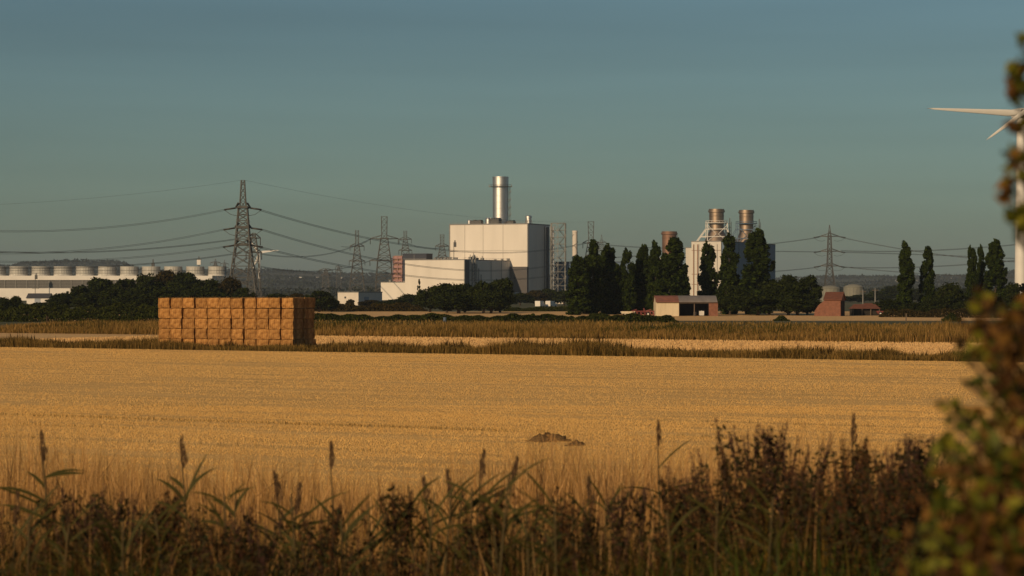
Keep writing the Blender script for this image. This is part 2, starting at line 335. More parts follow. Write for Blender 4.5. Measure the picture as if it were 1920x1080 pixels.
# second field
n = 90000; a = rng.uniform(-75, 75, n); m_ = 9.5+52*rng.random(n); m_ = np.round(m_/.5)*.5 + rng.normal(0,.06,n)
pw = E0 + a[:,None]*ED + m_[:,None]*EN; P = np.stack([pw[:,0], pw[:,1], np.zeros(n)], 1)
v, f = stalks(P, .12+.08*rng.random(n), .05+.02*rng.random(n), .35)
M['straw2'] = mat('pale_straw', (.57,.36,.155), (.70,.46,.21), rough=.9, scale=.06, island=True, spec=.2, trans=.12)
o = link_mesh("far_stubble_stalks", np_mesh("far_stubble_stalks", v, f), M['straw2']); tag(o, "pale stubble in the strip of field behind the straw stack", "stubble", kind="stuff")

def edge_grass(name, label, n, a0, a1, n0, n1, hfun, w, m, lean=.3, zf=None, clump=0.0):
    a = rng.uniform(a0, a1, n); m_ = rng.uniform(n0, n1, n)
    if clump:
        k = max(4, int((a1-a0)*clump)); cc = rng.uniform(a0, a1, k); sel = rng.random(n) < .6
        a = np.where(sel, cc[rng.integers(0,k,n)] + rng.normal(0,.35,n), a)
    pw = E0 + a[:,None]*ED + m_[:,None]*EN
    z = np.zeros(n) if zf is None else zf(m_)
    P = np.stack([pw[:,0], pw[:,1], z], 1); h = hfun(a, m_)*rng.uniform(.45,1.1,n)*(.42+.75*vnoise(a/2.6+9, m_/1.6, 21)+.42*vnoise(a/.8, m_/.8, 22))
    v, f = blades(P, h, w*rng.uniform(.6,1.4,n), lean)
    o = link_mesh(name, np_mesh(name, v, f), m); tag(o, label, "grass", kind="stuff"); return o
def vh(a, m_): return .70 + .28*np.sin(a*.21)*np.sin(a*.083+1) + .25*np.clip(np.sin(a*.6+np.sin(a*.17)*3), 0, 1)*np.clip(np.sin(a*.05+.8)+.3,0,1)
edge_grass("verge_grass", "rough olive and brown grass strip along the far edge of the stubble field", 150000, -75, 72, .2, 5.5, lambda a,m_: vh(a,m_)*1.1, .032, M['verge'], .35, clump=2.2)
edge_grass("verge_weeds", "dark seeding weeds standing up out of the grass strip", 4200, -70, 72, 1.5, 6, lambda a,m_: vh(a,m_)*1.45, .10, M['rank'], .22, clump=.8)

# grassy bank behind the second field
me = np_mesh("bank", [(-160,60,0),(200,60,0),(200,66,.6),(-160,66,.6),(200,74,.75),(-160,74,.75),(200,84,0),(-160,84,0)], [(0,1,2,3),(3,2,4,5),(5,4,6,7)])
o = link_mesh("bank", me, M['bank']); o.location = (E0[0],E0[1],-.01); o.rotation_euler = (0,0,EANG); tag(o, kind="structure")
edge_bz = None
bz = lambda m_: np.interp(m_, [60,66,74,84], [0,.6,.75,0])
edge_grass("bank_grass", "tall dry brown grass covering the low bank behind the second field", 170000, -110, 110, 60, 80, lambda a,m_: .85+.7*np.clip((a+5)/45,0,1)+.12*np.sin(a*.13)+.1*np.sin(a*.41), .055, M['bank'], .22, zf=bz)
edge_grass("bank_sedge", "dark green sedge along the crest of the low bank", 26000, -110, 110, 64, 80, lambda a,m_: .85+.6*np.clip((a+5)/45,0,1)+.2*np.sin(a*.09+2)+.15*np.sin(a*.3), .09, M['hedge'], .2, zf=bz, clump=.5)

edge_grass('rough_grass', 'rough green and brown grass between the low bank and the hedges', 60000, -150, 190, 84, 190, lambda a,m_: .55+.15*np.sin(a*.2)*np.sin(m_*.11), .12, M['verge'], .3)
# ------------------------------------------------------------------ foliage masses
def leaf_quads(C, size, nrm=None, rg=rng):
    n = len(C); r = rg.normal(size=(n,3))
    if nrm is not None: r = r*.75 + nrm
    r /= np.linalg.norm(r, axis=1)[:,None]; t = np.cross(r, rg.normal(size=(n,3))); t /= np.linalg.norm(t,axis=1)[:,None]; b = np.cross(r,t)
    s = (size*rg.uniform(.6,1.35,n))[:,None]*.5
    v = np.stack([C-t*s*1.25, C-b*s*.7, C+t*s*1.25, C+b*s*.7], 1).reshape(-1,3); i = np.arange(n)[:,None]*4
    return v, (i+[0,1,2,3])

def crown_mesh(name, seed, kind):
    """unit crown: height 1 (z 0..1), half width .5; leaf clumps on many lobes"""
    rg = np.random.default_rng(seed); pts = []; nr = []
    if kind == 'poplar':
        K = 120; n = 11000; z = rg.uniform(.02,.97,K)
        env = np.interp(z, [0,.06,.2,.45,.7,.88,1], [.26,.40,.44,.43,.36,.24,.08])
        ang = rg.uniform(0,2*np.pi,K); rr = env*np.sqrt(rg.uniform(.02,.95,K))*np.where(rg.random(K)<.16,1.22,1.0)
        c = np.stack([np.cos(ang)*rr, np.sin(ang)*rr, z],1); lr = np.stack([rg.uniform(.12,.2,K)*np.interp(z,[0,1],[1.1,.6])]*2+[rg.uniform(.035,.075,K)],1)
        sz = .105; asp = np.array([1,1,.25])
    elif kind == 'conifer':
        K = 60; n = 2500; z = rg.uniform(.05,.98,K); env = .42*(1-z)**.8; ang = rg.uniform(0,2*np.pi,K); rr = env*np.sqrt(rg.uniform(.1,1,K))
        c = np.stack([np.cos(ang)*rr, np.sin(ang)*rr, z],1); lr = np.stack([.12*(1.1-z)]*2+[.05*np.ones(K)],1); sz=.06; asp = np.array([1,1,.6])
    else:
        K = 54; n = 8000; u = rg.normal(size=(K,3)); u /= np.linalg.norm(u,axis=1)[:,None]; rad = rg.uniform(.25,1,K)**.5
        c = u*rad[:,None]*np.array([.38,.38,.36]) + [0,0,.52]; c[:,2] = np.clip(c[:,2], .08, .92)
        c[:,:2] *= np.interp(c[:,2], [0,.35,.7,1],[1.15,1.15,.95,.6])[:,None]
        r = rg.uniform(.09,.19,K); lr = np.stack([r,r,r*.85],1); sz = .062; asp = np.array([1,1,1])
    k = rg.integers(0,K,n); u = rg.normal(size=(n,3)); u /= np.linalg.norm(u,axis=1)[:,None]
    C = c[k] + u*lr[k]*(rg.uniform(.35,1.12,n)[:,None]); C[:,2] = np.clip(C[:,2], 0.0, 1.02)
    v, f = leaf_quads(C, np.full(n, sz), u, rg)
    if kind == 'poplar':   # leaf clumps are squashed later by the tall scale; pre-flatten so they stay roundish
        cc = np.repeat(C, 4, axis=0); v = cc + (v-cc)*np.array([1.15,1.15,.32])
    return np_mesh(name, v, f)
CROWNS = {k: [crown_mesh(f"crown_{k}", s+11*i, k) for i in range(nn)] for k, nn, s in (('poplar',5,3),('round',6,40),('conifer',1,90))}
def trunk_mesh(seed, kind):
    rg = random.Random(seed); m = MB()
    pts = [(0,0,-.02)]; rr = [.05]
    for i in range(1,6): pts.append((rg.uniform(-.03,.03), rg.uniform(-.03,.03), i*.15)); rr.append(.05*(1-i*.15))
    m.tube(pts, rr, 7)
    for i in range(8):
        k = rg.randint(1,4); p = Vector(pts[k]); a = rg.uniform(0,6.28); L = .22 if kind == 'round' else .1
        m.tube([p, p+Vector((math.cos(a)*L*.6, math.sin(a)*L*.6, .07)), p+Vector((math.cos(a)*L, math.sin(a)*L, .16))], [.018,.012,.004], 5)
    return m.mesh("trunk")
TRUNKS = {'poplar': trunk_mesh(1,'poplar'), 'round': trunk_mesh(2,'round'), 'conifer': trunk_mesh(3,'poplar')}
tcount = [0]
def shaded(me, m):
    key = me.name+m.name
    if key not in SH:
        c = me.copy(); c.materials.clear(); c.materials.append(m); SH[key] = c
    return SH[key]
SH = {}
def tree(px, top, wpx, D, kind, label, group=None, m='crown', base=0.0, bare=.04, dy=0):
    i = tcount[0]; tcount[0] += 1
    H = py2z(top, D) - base; W = wpx/F*D
    nm = {'poplar':'poplar_tree','round':'round_tree','conifer':'conifer_tree'}[kind]
    t = thing(nm, label, 'tree', (px2x(px,D), D, base), (i*2.39996) % 6.283, group)
    me = CROWNS[kind][i % len(CROWNS[kind])]
    c = link_mesh('crown', shaded(me, M[m]), None, t); c.scale = (W*(1.20 if kind == 'poplar' else 1.14), W*(1.20 if kind == 'poplar' else 1.14), H*(1-bare)/.99); c.location.z = H*bare
    k = link_mesh('trunk', shaded(TRUNKS[kind], M['bark']), None, t); k.scale = (max(W*.9, H*.15), max(W*.9,H*.15), H)
    return t

# ---- poplars
POP = "poplars in the tall rows"
for px, top, w, D, lab in [
    (1084,480,36,545,'wide lower poplar with olive foliage at the left end of the tall poplar belt'),
    (1112,454,30,552,'slim high poplar second from the left in the belt, beside the pale chimney'),
    (1141,459,40,560,'broad dark poplar with a flat shoulder, third from the left in the belt'),
    (1176,468,27,560,'narrow poplar with a gap of blue building to its left'),
    (1206,463,31,566,'poplar with a notched pale-lit tip, left neighbour of the slimmest high poplar'),
    (1229,453,25,560,'slimmest high poplar standing just left of the rusty brown stack'),
    (1264,450,46,548,'widest blackest poplar standing in front of the rusty brown stack'),
    (1328,455,32,560,'lone poplar before the pale ribbed wall behind the barn roof'),
    (1368,440,36,556,'poplar on the corner between the pale wall and the blue wall'),
    (1419,434,50,552,'tallest thick poplar in front of the blue shaded wall'),
    (1699,454,28,540,'tall slim poplar, taller of the pair left of the round dark tree'),
    (1739,466,26,545,'shorter poplar of the pair, just left of the round dark tree'),
    (1822,462,20,548,'thin poplar at the left of the three near the white turbine tower'),
    (1839,461,18,556,'thinnest poplar in the middle of the three near the turbine tower'),
    (1866,453,37,545,'broadest poplar of the three near the white turbine tower')]:
    tree(px, top, w, D, 'poplar', lab, POP, 'poplar', bare=.01)
# second stems that make the belt dense at its foot
for px, top, w, D, lab in [
    (1098,505,34,566,'low leafy poplar filling the foot of the belt at its left end'),
    (1157,500,26,570,'low poplar in the dark gap beside the narrow poplar'),
    (1190,492,26,572,'short dark poplar between the narrow one and the notched one'),
    (1218,490,26,574,'short poplar squeezed between the notched and the slimmest poplars'),
    (1246,478,26,566,'short poplar against the left side of the blackest poplar'),
    (1283,500,20,570,'low slim poplar at the right end of the belt by the barn')]:
    tree(px, top, w, D, 'poplar', lab, POP, 'poplar', bare=.01)
# ---- left wood
ordw = ['first','second','third','fourth','fifth','sixth','seventh','eighth','ninth','tenth','eleventh','twelfth']
for i,(px,top,w,D,m) in enumerate([(112,549,54,640,'crown'),(150,533,62,660,'crown'),(192,517,66,690,'crown'),(233,518,62,670,'crown'),(273,511,64,700,'crown'),
        (312,503,74,720,'brownleaf'),(350,508,70,690,'crown'),(390,521,62,660,'crown'),(428,517,58,700,'brownleaf'),(458,536,44,640,'crown')]):
    tree(px,top,w,D,'round', f"{'brownish' if m=='brownleaf' else 'dark green'} broadleaf tree, {ordw[i]} from the left in the wood behind the straw stack", "trees of the wood below the cooling plant", m, bare=.0)
for i,(px,top,w,D) in enumerate([(170,545,70,620),(215,540,70,615),(262,538,74,612),(310,536,74,610),(360,538,74,612),(410,545,66,606)]):
    tree(px,top,w,D,'round', f"low bushy tree at the front edge of the left wood, {ordw[i]} from the left", "trees of the wood below the cooling plant", 'crown', bare=.0)
tree(6,556,50,560,'round','small dark bush-like tree below the white wall at the far left edge',None,'crown',bare=0)
tree(30,553,24,600,'round','small round tree in front of the grey-roofed shed',None,'crown',bare=0)
tree(75,566,60,560,'round','low dark tree in front of the grey-roofed shed doors',None,'crown',bare=0)
# ---- behind the straw stack
for px,top,w,D,m,lab in [(520,549,70,640,'crown','low dark tree just right of the big pylon foot'),(560,548,40,690,'brownleaf','small olive tree between the pylon foot and the dark round tree'),
        (598,542,58,620,'crown','dark domed tree behind the right end of the straw stack'),(622,556,26,630,'crown','small dark tree touching the left side of the white cube building'),
        (657,560,17,800,'brownleaf','tiny round bush in front of the white cube building'),(700,562,60,780,'brownleaf','olive bush in the shade beside the white cube building'),
        (740,560,60,760,'crown','low wide bush below the stepped end of the white hall'),(768,550,44,800,'crown','bush at the foot of the little conifer')]:
    tree(px,top,w,D,'round',lab,None,m,bare=0)
tree(786,524,17,1000,'conifer','small dark conifer standing against the white hall front',None,'crown',bare=0)
for i,(px,top,w,D) in enumerate([(806,536,56,620),(838,528,60,600),(872,530,58,610),(906,525,62,596),(938,518,58,604),(860,545,90,580),(920,545,70,580)]):
    tree(px,top,w,D,'round', f"rounded dark tree in the clump before the white hall, {ordw[i] if i<5 else ('low one at the front left' if i==5 else 'low one at the front right')}{' from the left' if i<5 else ''}", "trees of the clump before the white hall",'crown',bare=0)
for i,(px,top,w,D) in enumerate([(976,548,46,900),(1003,543,46,940),(1030,540,44,960),(1058,543,44,900)]):
    tree(px,top,w,D,'round', f"hazy mid-green tree behind the little white house, {ordw[i]} from the left", "hazy trees behind the little house",'brownleaf' if i==1 else 'crown',bare=0)
# ---- right mass beside the barn
for px,top,w,D,lab in [(1368,530,56,548,'dark bushy tree against the right wall of the barn'),(1400,522,70,556,'dark bushy tree below the corner poplar'),(1442,520,70,552,'dark bushy tree below the tallest thick poplar'),
        (1478,513,66,545,'rounded dark tree, higher left one of the pair before the brick building'),(1514,514,58,550,'rounded dark tree touching the left of the brick building'),
        (1420,548,80,535,'low bush in front of the tallest thick poplar'),(1496,548,78,535,'low bush at the front of the dark clump left of the brick building'),
        (1779,528,62,540,'round almost black tree between the poplar pair and the trio'),(1752,556,50,530,'low green bush at the foot of the shorter poplar'),(1672,560,70,540,'olive bush right of the low red roofs'),
        (1712,566,56,532,'low bush at the foot of the taller poplar'),(1808,562,50,532,'low bush below the thin poplar of the trio'),(1850,560,60,532,'low olive bush at the foot of the poplar trio'),(1897,528,52,545,'dark rounded tree in front of the turbine tower'),(1940,520,60,560,'dark rounded tree just behind the turbine tower foot')]:
    tree(px,top,w,D,'round',lab,None,'crown',bare=0)
for i,(px,top,w,D) in enumerate([(1610,552,60,1150),(1650,545,60,1180),(1685,533,70,1240),(1720,540,60,1200),(1760,545,60,1250),(1575,556,40,1180),(1800,540,60,1300),(1470,548,60,1200)]):
    tree(px,top,w,D,'round', f"bluish distant tree of the wood behind the red roofs, {ordw[i]} one", "distant trees behind the red roofs",'crown',bare=0)

# ---- hedges
def hedge(name, label, pts, h, thick, n, m='hedge', leaf=.34, base=None):
    """leafy hedge along a ground polyline"""
    pts = np.array(pts, float); seg = np.linalg.norm(np.diff(pts,axis=0),axis=1); cum = np.concatenate([[0],np.cumsum(seg)])
    s = rng.uniform(0,cum[-1],n); X = np.interp(s,cum,pts[:,0]); Y = np.interp(s,cum,pts[:,1])
    ph = rng.uniform(0,6,4); top = h*(.78+.13*np.sin(s*.35+ph[0])+.1*np.sin(s*.9+ph[1])+.07*np.sin(s*2.1+ph[2]))
    ends = np.clip(np.minimum(s, cum[-1]-s)/ (h*.8), .25, 1); top *= ends
    z = top*(1-rng.uniform(0,1,n)**1.6); off = rng.uniform(-1,1,n)*thick*.5*np.sqrt(np.clip(1-(z/top)**2*.7,0,1))
    C = np.stack([X+rng.normal(0,.1,n), Y+off, z],1)
    v,f = leaf_quads(C, np.full(n,leaf), np.stack([np.zeros(n), off*.4, .5*z/top],1))
    o = link_mesh(name, np_mesh(name, v, f), M[m]); tag(o, label, 'hedge'); return o
def gp(px, D): return (px2x(px,D), D)
hedge('hedge', 'long green hedge in front of the wood on the left', [gp(-90,500),gp(150,492),gp(310,486)], 2.9, 4, 16000, leaf=.45)
hedge('hedge', 'lower dark hedge along the foot of the long green one', [gp(-90,430),gp(150,425),gp(310,420)], 1.5, 3, 9000, leaf=.34)
hedge('hedge', 'dark low hedge reaching right from behind the straw stack', [gp(560,430),gp(760,425),gp(980,420),gp(1270,416)], 1.45, 3, 22000, leaf=.32)
hedge('hedge', 'olive hedge under the white cube building', [gp(570,640),gp(700,640),gp(800,640)], 2.3, 4, 9000, 'brownleaf', leaf=.5)
hedge('hedge', 'clipped hedge with white vans behind it', [gp(945,640),gp(1075,640)], 1.3, 3, 5000, leaf=.4)
hedge('shrub', 'rounded green shrub in front of the clipped hedge', [gp(985,425),gp(1013,425)], 2.2, 2.6, 2600, leaf=.3)
hedge('shrub', 'low dark shrub below the left end of the poplar belt', [gp(1058,422),gp(1084,422)], 2.0, 2.6, 2400, leaf=.3)
hedge('hedge', 'short dark hedge at the foot of the poplar belt', [gp(1095,425),gp(1260,425)], 1.5, 2.6, 6000, leaf=.3)
hedge('shrub', 'small bush at the track edge right of the barn', [gp(1452,440),gp(1478,440)], 1.2, 2, 1500, leaf=.26)
hedge('shrub', 'dark low shrub under the round black tree', [gp(1768,430),gp(1800,430)], 2.2, 2.4, 2000, leaf=.3)
hedge('hedge', 'scrubby hedge behind the right end of the bank', [gp(1650,500),gp(1960,480)], 2.0, 3, 7000, 'brownleaf', leaf=.36)

# ------------------------------------------------------------------ hills and far woodland
RID = [(-1400,508),(-200,506),(20,500),(40,493),(120,490),(230,495),(262,507),(430,510),(500,509),(600,512),(700,518),(850,521),(1100,521),(1400,524),(1500,525),(1560,522),(1640,519),(1700,521),(1800,521),(1860,514),(1930,508),(2200,506),(3400,508)]
DR = 6400.0
rx = np.array([px2x(p,DR) for p,_ in RID]); rzv = np.array([py2z(q,DR) for _,q in RID])
def hz(x, y):
    k = float(np.interp(y, [3900,4600,5600,DR,8200,10500],[0,.22,.62,1,.8,.3]))
    return float(np.interp(x*DR/max(y,1), rx, rzv))*k
hys = [3800,3950,4200,4600,5000,5400,5800,6100,6400,6800,7600,8600,10500]; hxs = np.linspace(-5000,5000,161)
V = [(x,y,hz(x,y)-.3 if y>3800 else -.5) for y in hys for x in hxs]; nx = len(hxs)
Fc = [(j*nx+i,j*nx+i+1,(j+1)*nx+i+1,(j+1)*nx+i) for j in range(len(hys)-1) for i in range(nx-1)]
o = link_mesh("hills", np_mesh("hills", V, Fc, True), M['hill']); tag(o, kind="structure")
def far_wood(name, label, n, xy, hh, leaf):
    X,Y = xy(n); Z = np.array([hz(a,b) for a,b in zip(X,Y)]); z = Z + hh*(rng.uniform(0,1,n)**.8)*(.6+.4*np.sin(X*.017+Y*.01))
    v,f = leaf_quads(np.stack([X,Y,z],1), np.full(n,leaf)); o = link_mesh(name, np_mesh(name,v,f), M['farwood']); tag(o,label,'woodland',kind='stuff'); return o
def xy_ridge(n):
    y = rng.normal(DR-60,90,n); return rng.uniform(-1750,1750,n)*1.0, y
far_wood('ridge_woodland','far dark woodland along the top of the ridge',7000, xy_ridge, 9, 8)
def xy_slope(n):
    c = 90; cy = rng.uniform(4300,6200,c); cx = rng.uniform(-.27,.27,c)*cy; k = rng.integers(0,c,n)
    return cx[k]+rng.normal(0,90,n), cy[k]+rng.normal(0,30,n)
far_wood('hillside_woodland','far scattered woods on the hillside',14000, xy_slope, 10, 7)
def xy_plain(n):
    c = 70; cy = rng.uniform(1900,3700,c); cx = rng.uniform(-.27,.27,c)*cy; k = rng.integers(0,c,n)
    return cx[k]+rng.normal(0,75,n), cy[k]+rng.normal(0,10,n)
far_wood('plain_woodland','far hedgerow trees on the plain behind the power station',26000, xy_plain, 9, 2.6)

# ------------------------------------------------------------------ straw stack: every visible bale is a thing
BW, BH, BL = 1.235, .957, 2.42
def bale_mesh(seed):
    """big square bale: rounded box with uneven straw faces; x = width, y = length (0..BL), z = height"""
    rg = np.random.default_rng(seed); nxx, nyy, nzz = 8, 12, 7; m = MB()
    import bmesh
    bm = bmesh.new(); bmesh.ops.create_grid(bm, x_segments=1, y_segments=1, size=1); bm.free()
    def face(nu, nv, fn):
        vs = []; fs = []
        for j in range(nv+1):
            for i in range(nu+1): vs.append(fn(i/nu*2-1, j/nv*2-1))
        for j in range(nv):
            for i in range(nu): a = j*(nu+1)+i; fs.append((a,a+1,a+nu+2,a+nu+1))
        m.add(vs, fs, True)
    hx, hy, hzz = BW/2-.006, BL/2-.01, BH/2-.003
    ph = rg.uniform(0,6.28,12); rr = .06
    def P(x,y,z):
        p = np.array([x*hx, y*hy, z*hzz]); c = np.clip(p, [-hx+rr,-hy+rr,-hzz+rr], [hx-rr,hy-rr,hzz-rr]); d = p-c; L = np.linalg.norm(d)
        if L > 1e-6: p = c + d/L*min(L, rr)
        # bulge between the twines and lumps
        p[0] += x*.012*math.cos(y*14+ph[0]) + .016*math.sin(9*p[1]+5*p[2]+ph[1])
        p[1] += y*(.022*(1-x**4)*(1-z**4)) + .045*math.sin(8*p[0]+ph[2])*math.sin(7*p[2]+ph[3]) + .026*math.sin(13*p[0]+11*p[2]+ph[4])*math.sin(17*p[2]-9*p[0]+ph[6])
        p[2] += .012*math.sin(7*p[0]+6*p[1]+ph[5])
        return tuple(p + np.array([0, BL/2, BH/2]))
    face(nxx,nzz,lambda u,v:P(u,-1,v)); face(nxx,nzz,lambda u,v:P(-u,1,v))
    face(nyy,nzz,lambda u,v:P(1,u,v)); face(nyy,nzz,lambda u,v:P(-1,-u,v))
    face(nxx,nyy,lambda u,v:P(u,v,1)); face(nxx,nyy,lambda u,v:P(-u,v,-1))
    return m.mesh("straw_bale")
def twine_mesh():
    m = MB()
    for k in range(5):
        x = -BW/2+.16+k*(BW-.32)/4
        m.bar((x,-.018,.06),(x,-.018,BH-.06),.012,.012); m.bar((x,BL+.018,.06),(x,BL+.018,BH-.06),.012,.012); m.bar((x,.05,BH),(x,BL-.05,BH),.012,.012)
    return m.mesh("twine")
BALES = [bale_mesh(s) for s in range(6)]
TW = twine_mesh(); TW.materials.append(M['twine'])
for b in BALES: b.materials.append(M['bale'])
def wisp_mesh(seed):
    rg = np.random.default_rng(seed); n = 150; x = rg.uniform(-.5,.5,n)*BW; z = rg.uniform(.02,1,n)*BH; e = rg.random(n)
    x = np.where(e<.3, np.sign(x)*BW*.48, x); z = np.where((e>.3)&(e<.75), BH*.985, z); y = np.where(e<.75, rg.uniform(-.02,.5,n), -.03); y = np.where(rg.random(n)<.15, BL+.02, y)
    P0 = np.stack([x,y,z],1); d = rg.normal(0,1,(n,3))*[.5,.5,.4]+[0,-.4,.25]; d /= np.linalg.norm(d,axis=1)[:,None]; L_ = rg.uniform(.06,.2,n)[:,None]; t_ = np.cross(d, rg.normal(size=(n,3))); t_ /= np.linalg.norm(t_,axis=1)[:,None]
    P0 = P0-d*.03; v = np.stack([P0-t_*.006,P0+t_*.006,P0+d*L_+t_*.004,P0+d*L_-t_*.004],1).reshape(-1,3)
    me = np_mesh("straw_wisps", v, np.arange(n)[:,None]*4+[0,1,2,3]); me.materials.append(M['wisp']); return me
WISPS = [wisp_mesh(60+i) for i in range(4)]
SROT = R(-20); c0 = at(550, 655, 224); SX = np.array([math.cos(SROT), math.sin(SROT)]); SY = np.array([-math.sin(SROT), math.cos(SROT)])
rb = random.Random(5)
NC, NR = 11, 5
rown = ['ground','second','middle','fourth','top']
coln = ['first','second','third','fourth','fifth','sixth','seventh','eighth','ninth','tenth','last']
colx = [0.0]
for i in range(NC-1): colx.append(colx[-1] - BW - (0.10 if i in (0,3,7,8) else 0.05 if i in (5,) else 0.01))
colx = colx[::-1]
for c in range(NC):
    for r in range(NR):
        for b in range(2):
            front = b == 0
            if not front and not (r == NR-1 or c in (0, NC-1)): continue
            j = rb.randrange(6); k = link_mesh("straw_bale", BALES[j], None)
            dx = rb.uniform(-.045,.045); dy = rb.uniform(-.10,.10) + b*(BL+.08)
            p = np.array([c0.x, c0.y]) + SX*(colx[c]-BW/2+dx) + SY*dy
            k.location = (p[0], p[1], .01 + r*BH + (rb.uniform(0,.05) if r == NR-1 else 0)); k.rotation_euler = (R(rb.uniform(-.5,.5)), R(rb.uniform(-.9,.9)), SROT + R(rb.uniform(-2.4,2.4))); k.scale = (rb.uniform(.975,1.0), rb.uniform(.95,1.0), rb.uniform(.99,1.0))
            if front: lab = f"straw bale in the front face, {coln[c]} column from the left, {rown[r]} layer"
            elif c == NC-1: lab = f"straw bale at the back of the shaded right end, {rown[r]} layer"
            elif c == 0: lab = f"straw bale at the back of the left end, {rown[r]} layer"
            else: lab = f"straw bale on top at the back, {coln[c]} from the left"
            tag(k, lab, "straw bale", "straw bales of the rectangular stack")
            t = link_mesh("twine", TW, None, k); w_ = link_mesh("straw_wisps", WISPS[rb.randrange(4)], None, k); w_['kind'] = 'stuff'

# ------------------------------------------------------------------ power station
PHI = R(-22)
U = Vector((math.cos(PHI), math.sin(PHI), 0)); W_ = Vector((-math.sin(PHI), math.cos(PHI), 0))
def block(name, parent, mats, x0,x1,y0,y1,z0,z1, para=.6):
    """wall box with roof and a parapet trim, butt jointed"""
    m = MB(); m.box(x0,x1,y0,y1,z0,z1); o = m.build(name, mats[0], parent)
    m = MB(); m.box(x0-.12,x1+.12,y0-.12,y1+.12,z1+.002,z1+para); m.build('roof_trim', mats[1], parent); return o

# boiler house
C = Vector((9.6, 1450, 0)); BHt = 45.3
t = thing('boiler_house', 'tallest pale clad boiler house with a dark shaded right side', 'building', C, PHI)
LB, DB = 51.2, 36
block('wall', t, (M['cream'], M['trim']), -LB, 0, 0, DB, -1, BHt, .7)
for x in (-41.2, -29.2, -16.2):
    m = MB(); m.box(x-.14,x+.14,-.1,-.003,0,BHt-.02); m.build('panel_joint', M['seam'], t)
m = MB(); m.box(-LB+.3,-.3,-.08,-.003,29.6,29.85); m.build('panel_joint', M['seam'], t)
for x in (-LB,):
    m = MB(); m.box(x-.25,x+.35,-.14,-.004,0,BHt-.02); m.build('corner_trim', M['trim'], t)
m = MB(); m.box(-.5,.14,-.14,-.004,0,BHt-.02); m.build('corner_trim', M['trim'], t)
m = MB(); m.box(.005,.12,.2,1.0,0,BHt-.03); m.build('corner_trim', M['seam'], t)
m = MB(); m.box(.004,.5,30.2,33.6,4,BHt-1); m.build('louvre_strip', M['galvdark'], t)
m = MB(); m.box(.004,.3,27.0,27.5,4,BHt-.5); m.build('downpipe', M['galvdark'], t)
for k,(x,y,w,d,h) in enumerate([(-42.0,9,1.2,1.2,2.6),(-37.5,10,7.0,4,1.9),(-29.5,9,1.8,1.8,3.8),(-24.5,9,5.6,5,3.0),(-18.0,18,4,5,1.6)]):
    m = MB()
    if k in (0,2): m.lathe([(w,0),(w,h*.8),(w*.75,h)],(x,y,BHt+.7),16); m.build('roof_vent', M['steel'], t)
    else:
        m.box(x-w/2,x+w/2,y-d/2,y+d/2,BHt+.7,BHt+.7+h)
        for i in range(4): m.box(x-w/2+i*w/4+.1,x-w/2+i*w/4+w/4-.3,y-d/2+.2,y+d/2-.2,BHt+.71+h,BHt+.7+h+.4+.3*(i%2))
        m.build('roof_plant', M['galvdark'], t)
m = MB(); m.lathe([(1.7,0),(1.7,3.4),(1.95,3.5),(1.95,4.6),(1.5,5.0)],(-5.2,14,BHt+.7),20); m.build('exhaust_vent', M['steel'], t)
m = MB()
for dx,dy in ((-2.4,0),(2.4,0),(0,2.4),(0,-2.4)): m.bar((-5.2+dx,14+dy,BHt+.7),(-5.2+dx*.75,14+dy*.75,BHt+3.2),.2)
m.build('vent_brace', M['galvdark'], t)
m = MB(); a = -.4
for x in np.linspace(-LB+.3,-.3,34): m.bar((x,.25,BHt+.7),(x,.25,BHt+1.8),.06)
m.bar((-LB+.3,.25,BHt+1.8),(-.3,.25,BHt+1.8),.07); m.bar((-LB+.3,.25,BHt+1.25),(-.3,.25,BHt+1.25),.05)
m.build('roof_railing', M['galv'], t)

def mast(label, px, D, z0, ytop, sc=1.0):
    t = thing('roof_mast', label, 'mast', (px2x(px,D),D,z0)); h = py2z(ytop,D)-z0
    m = MB(); m.bar((0,0,-.2),(0,0,h-1),.34*sc); m.bar((-2.2*sc,0,h*.45),(2.6*sc,0,h*.45),.3*sc); m.bar((-2.2*sc,0,.5),(2.6*sc,0,.5),.3*sc); m.build('pole', M['galvdark'], t)
    m = MB(); m.box(-.2*sc,1.5*sc,-.5,.5,h-4.0*sc,h-1.2*sc); m.box(.3*sc,1.0*sc,-.4,.4,h-1.19*sc,h); m.build('lamp_head', M['galvdark'], t); return t
mast('dark lamp mast on the hall roof against the left of the boiler house front', 851, 1444, 23.3, 450.5)
t = thing('shade_block', 'dark block added as shade between the hall and the boiler house foot', 'building', Vector((9.6,1450,0)), PHI)  # added dark block in place of the shadow on the boiler house front
m = MB(); m.box(-11.2,-.02,-1.6,-.18,-1,19.6); m.build('wall', M['greyshade'], t)
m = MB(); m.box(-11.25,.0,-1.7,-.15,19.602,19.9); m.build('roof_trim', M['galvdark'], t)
m = MB(); m.box(-8,-5.2,-1.66,-1.603,0,4.5); m.build('roller_door', M['greyclad'], t)  # door detail dressing the added shade block
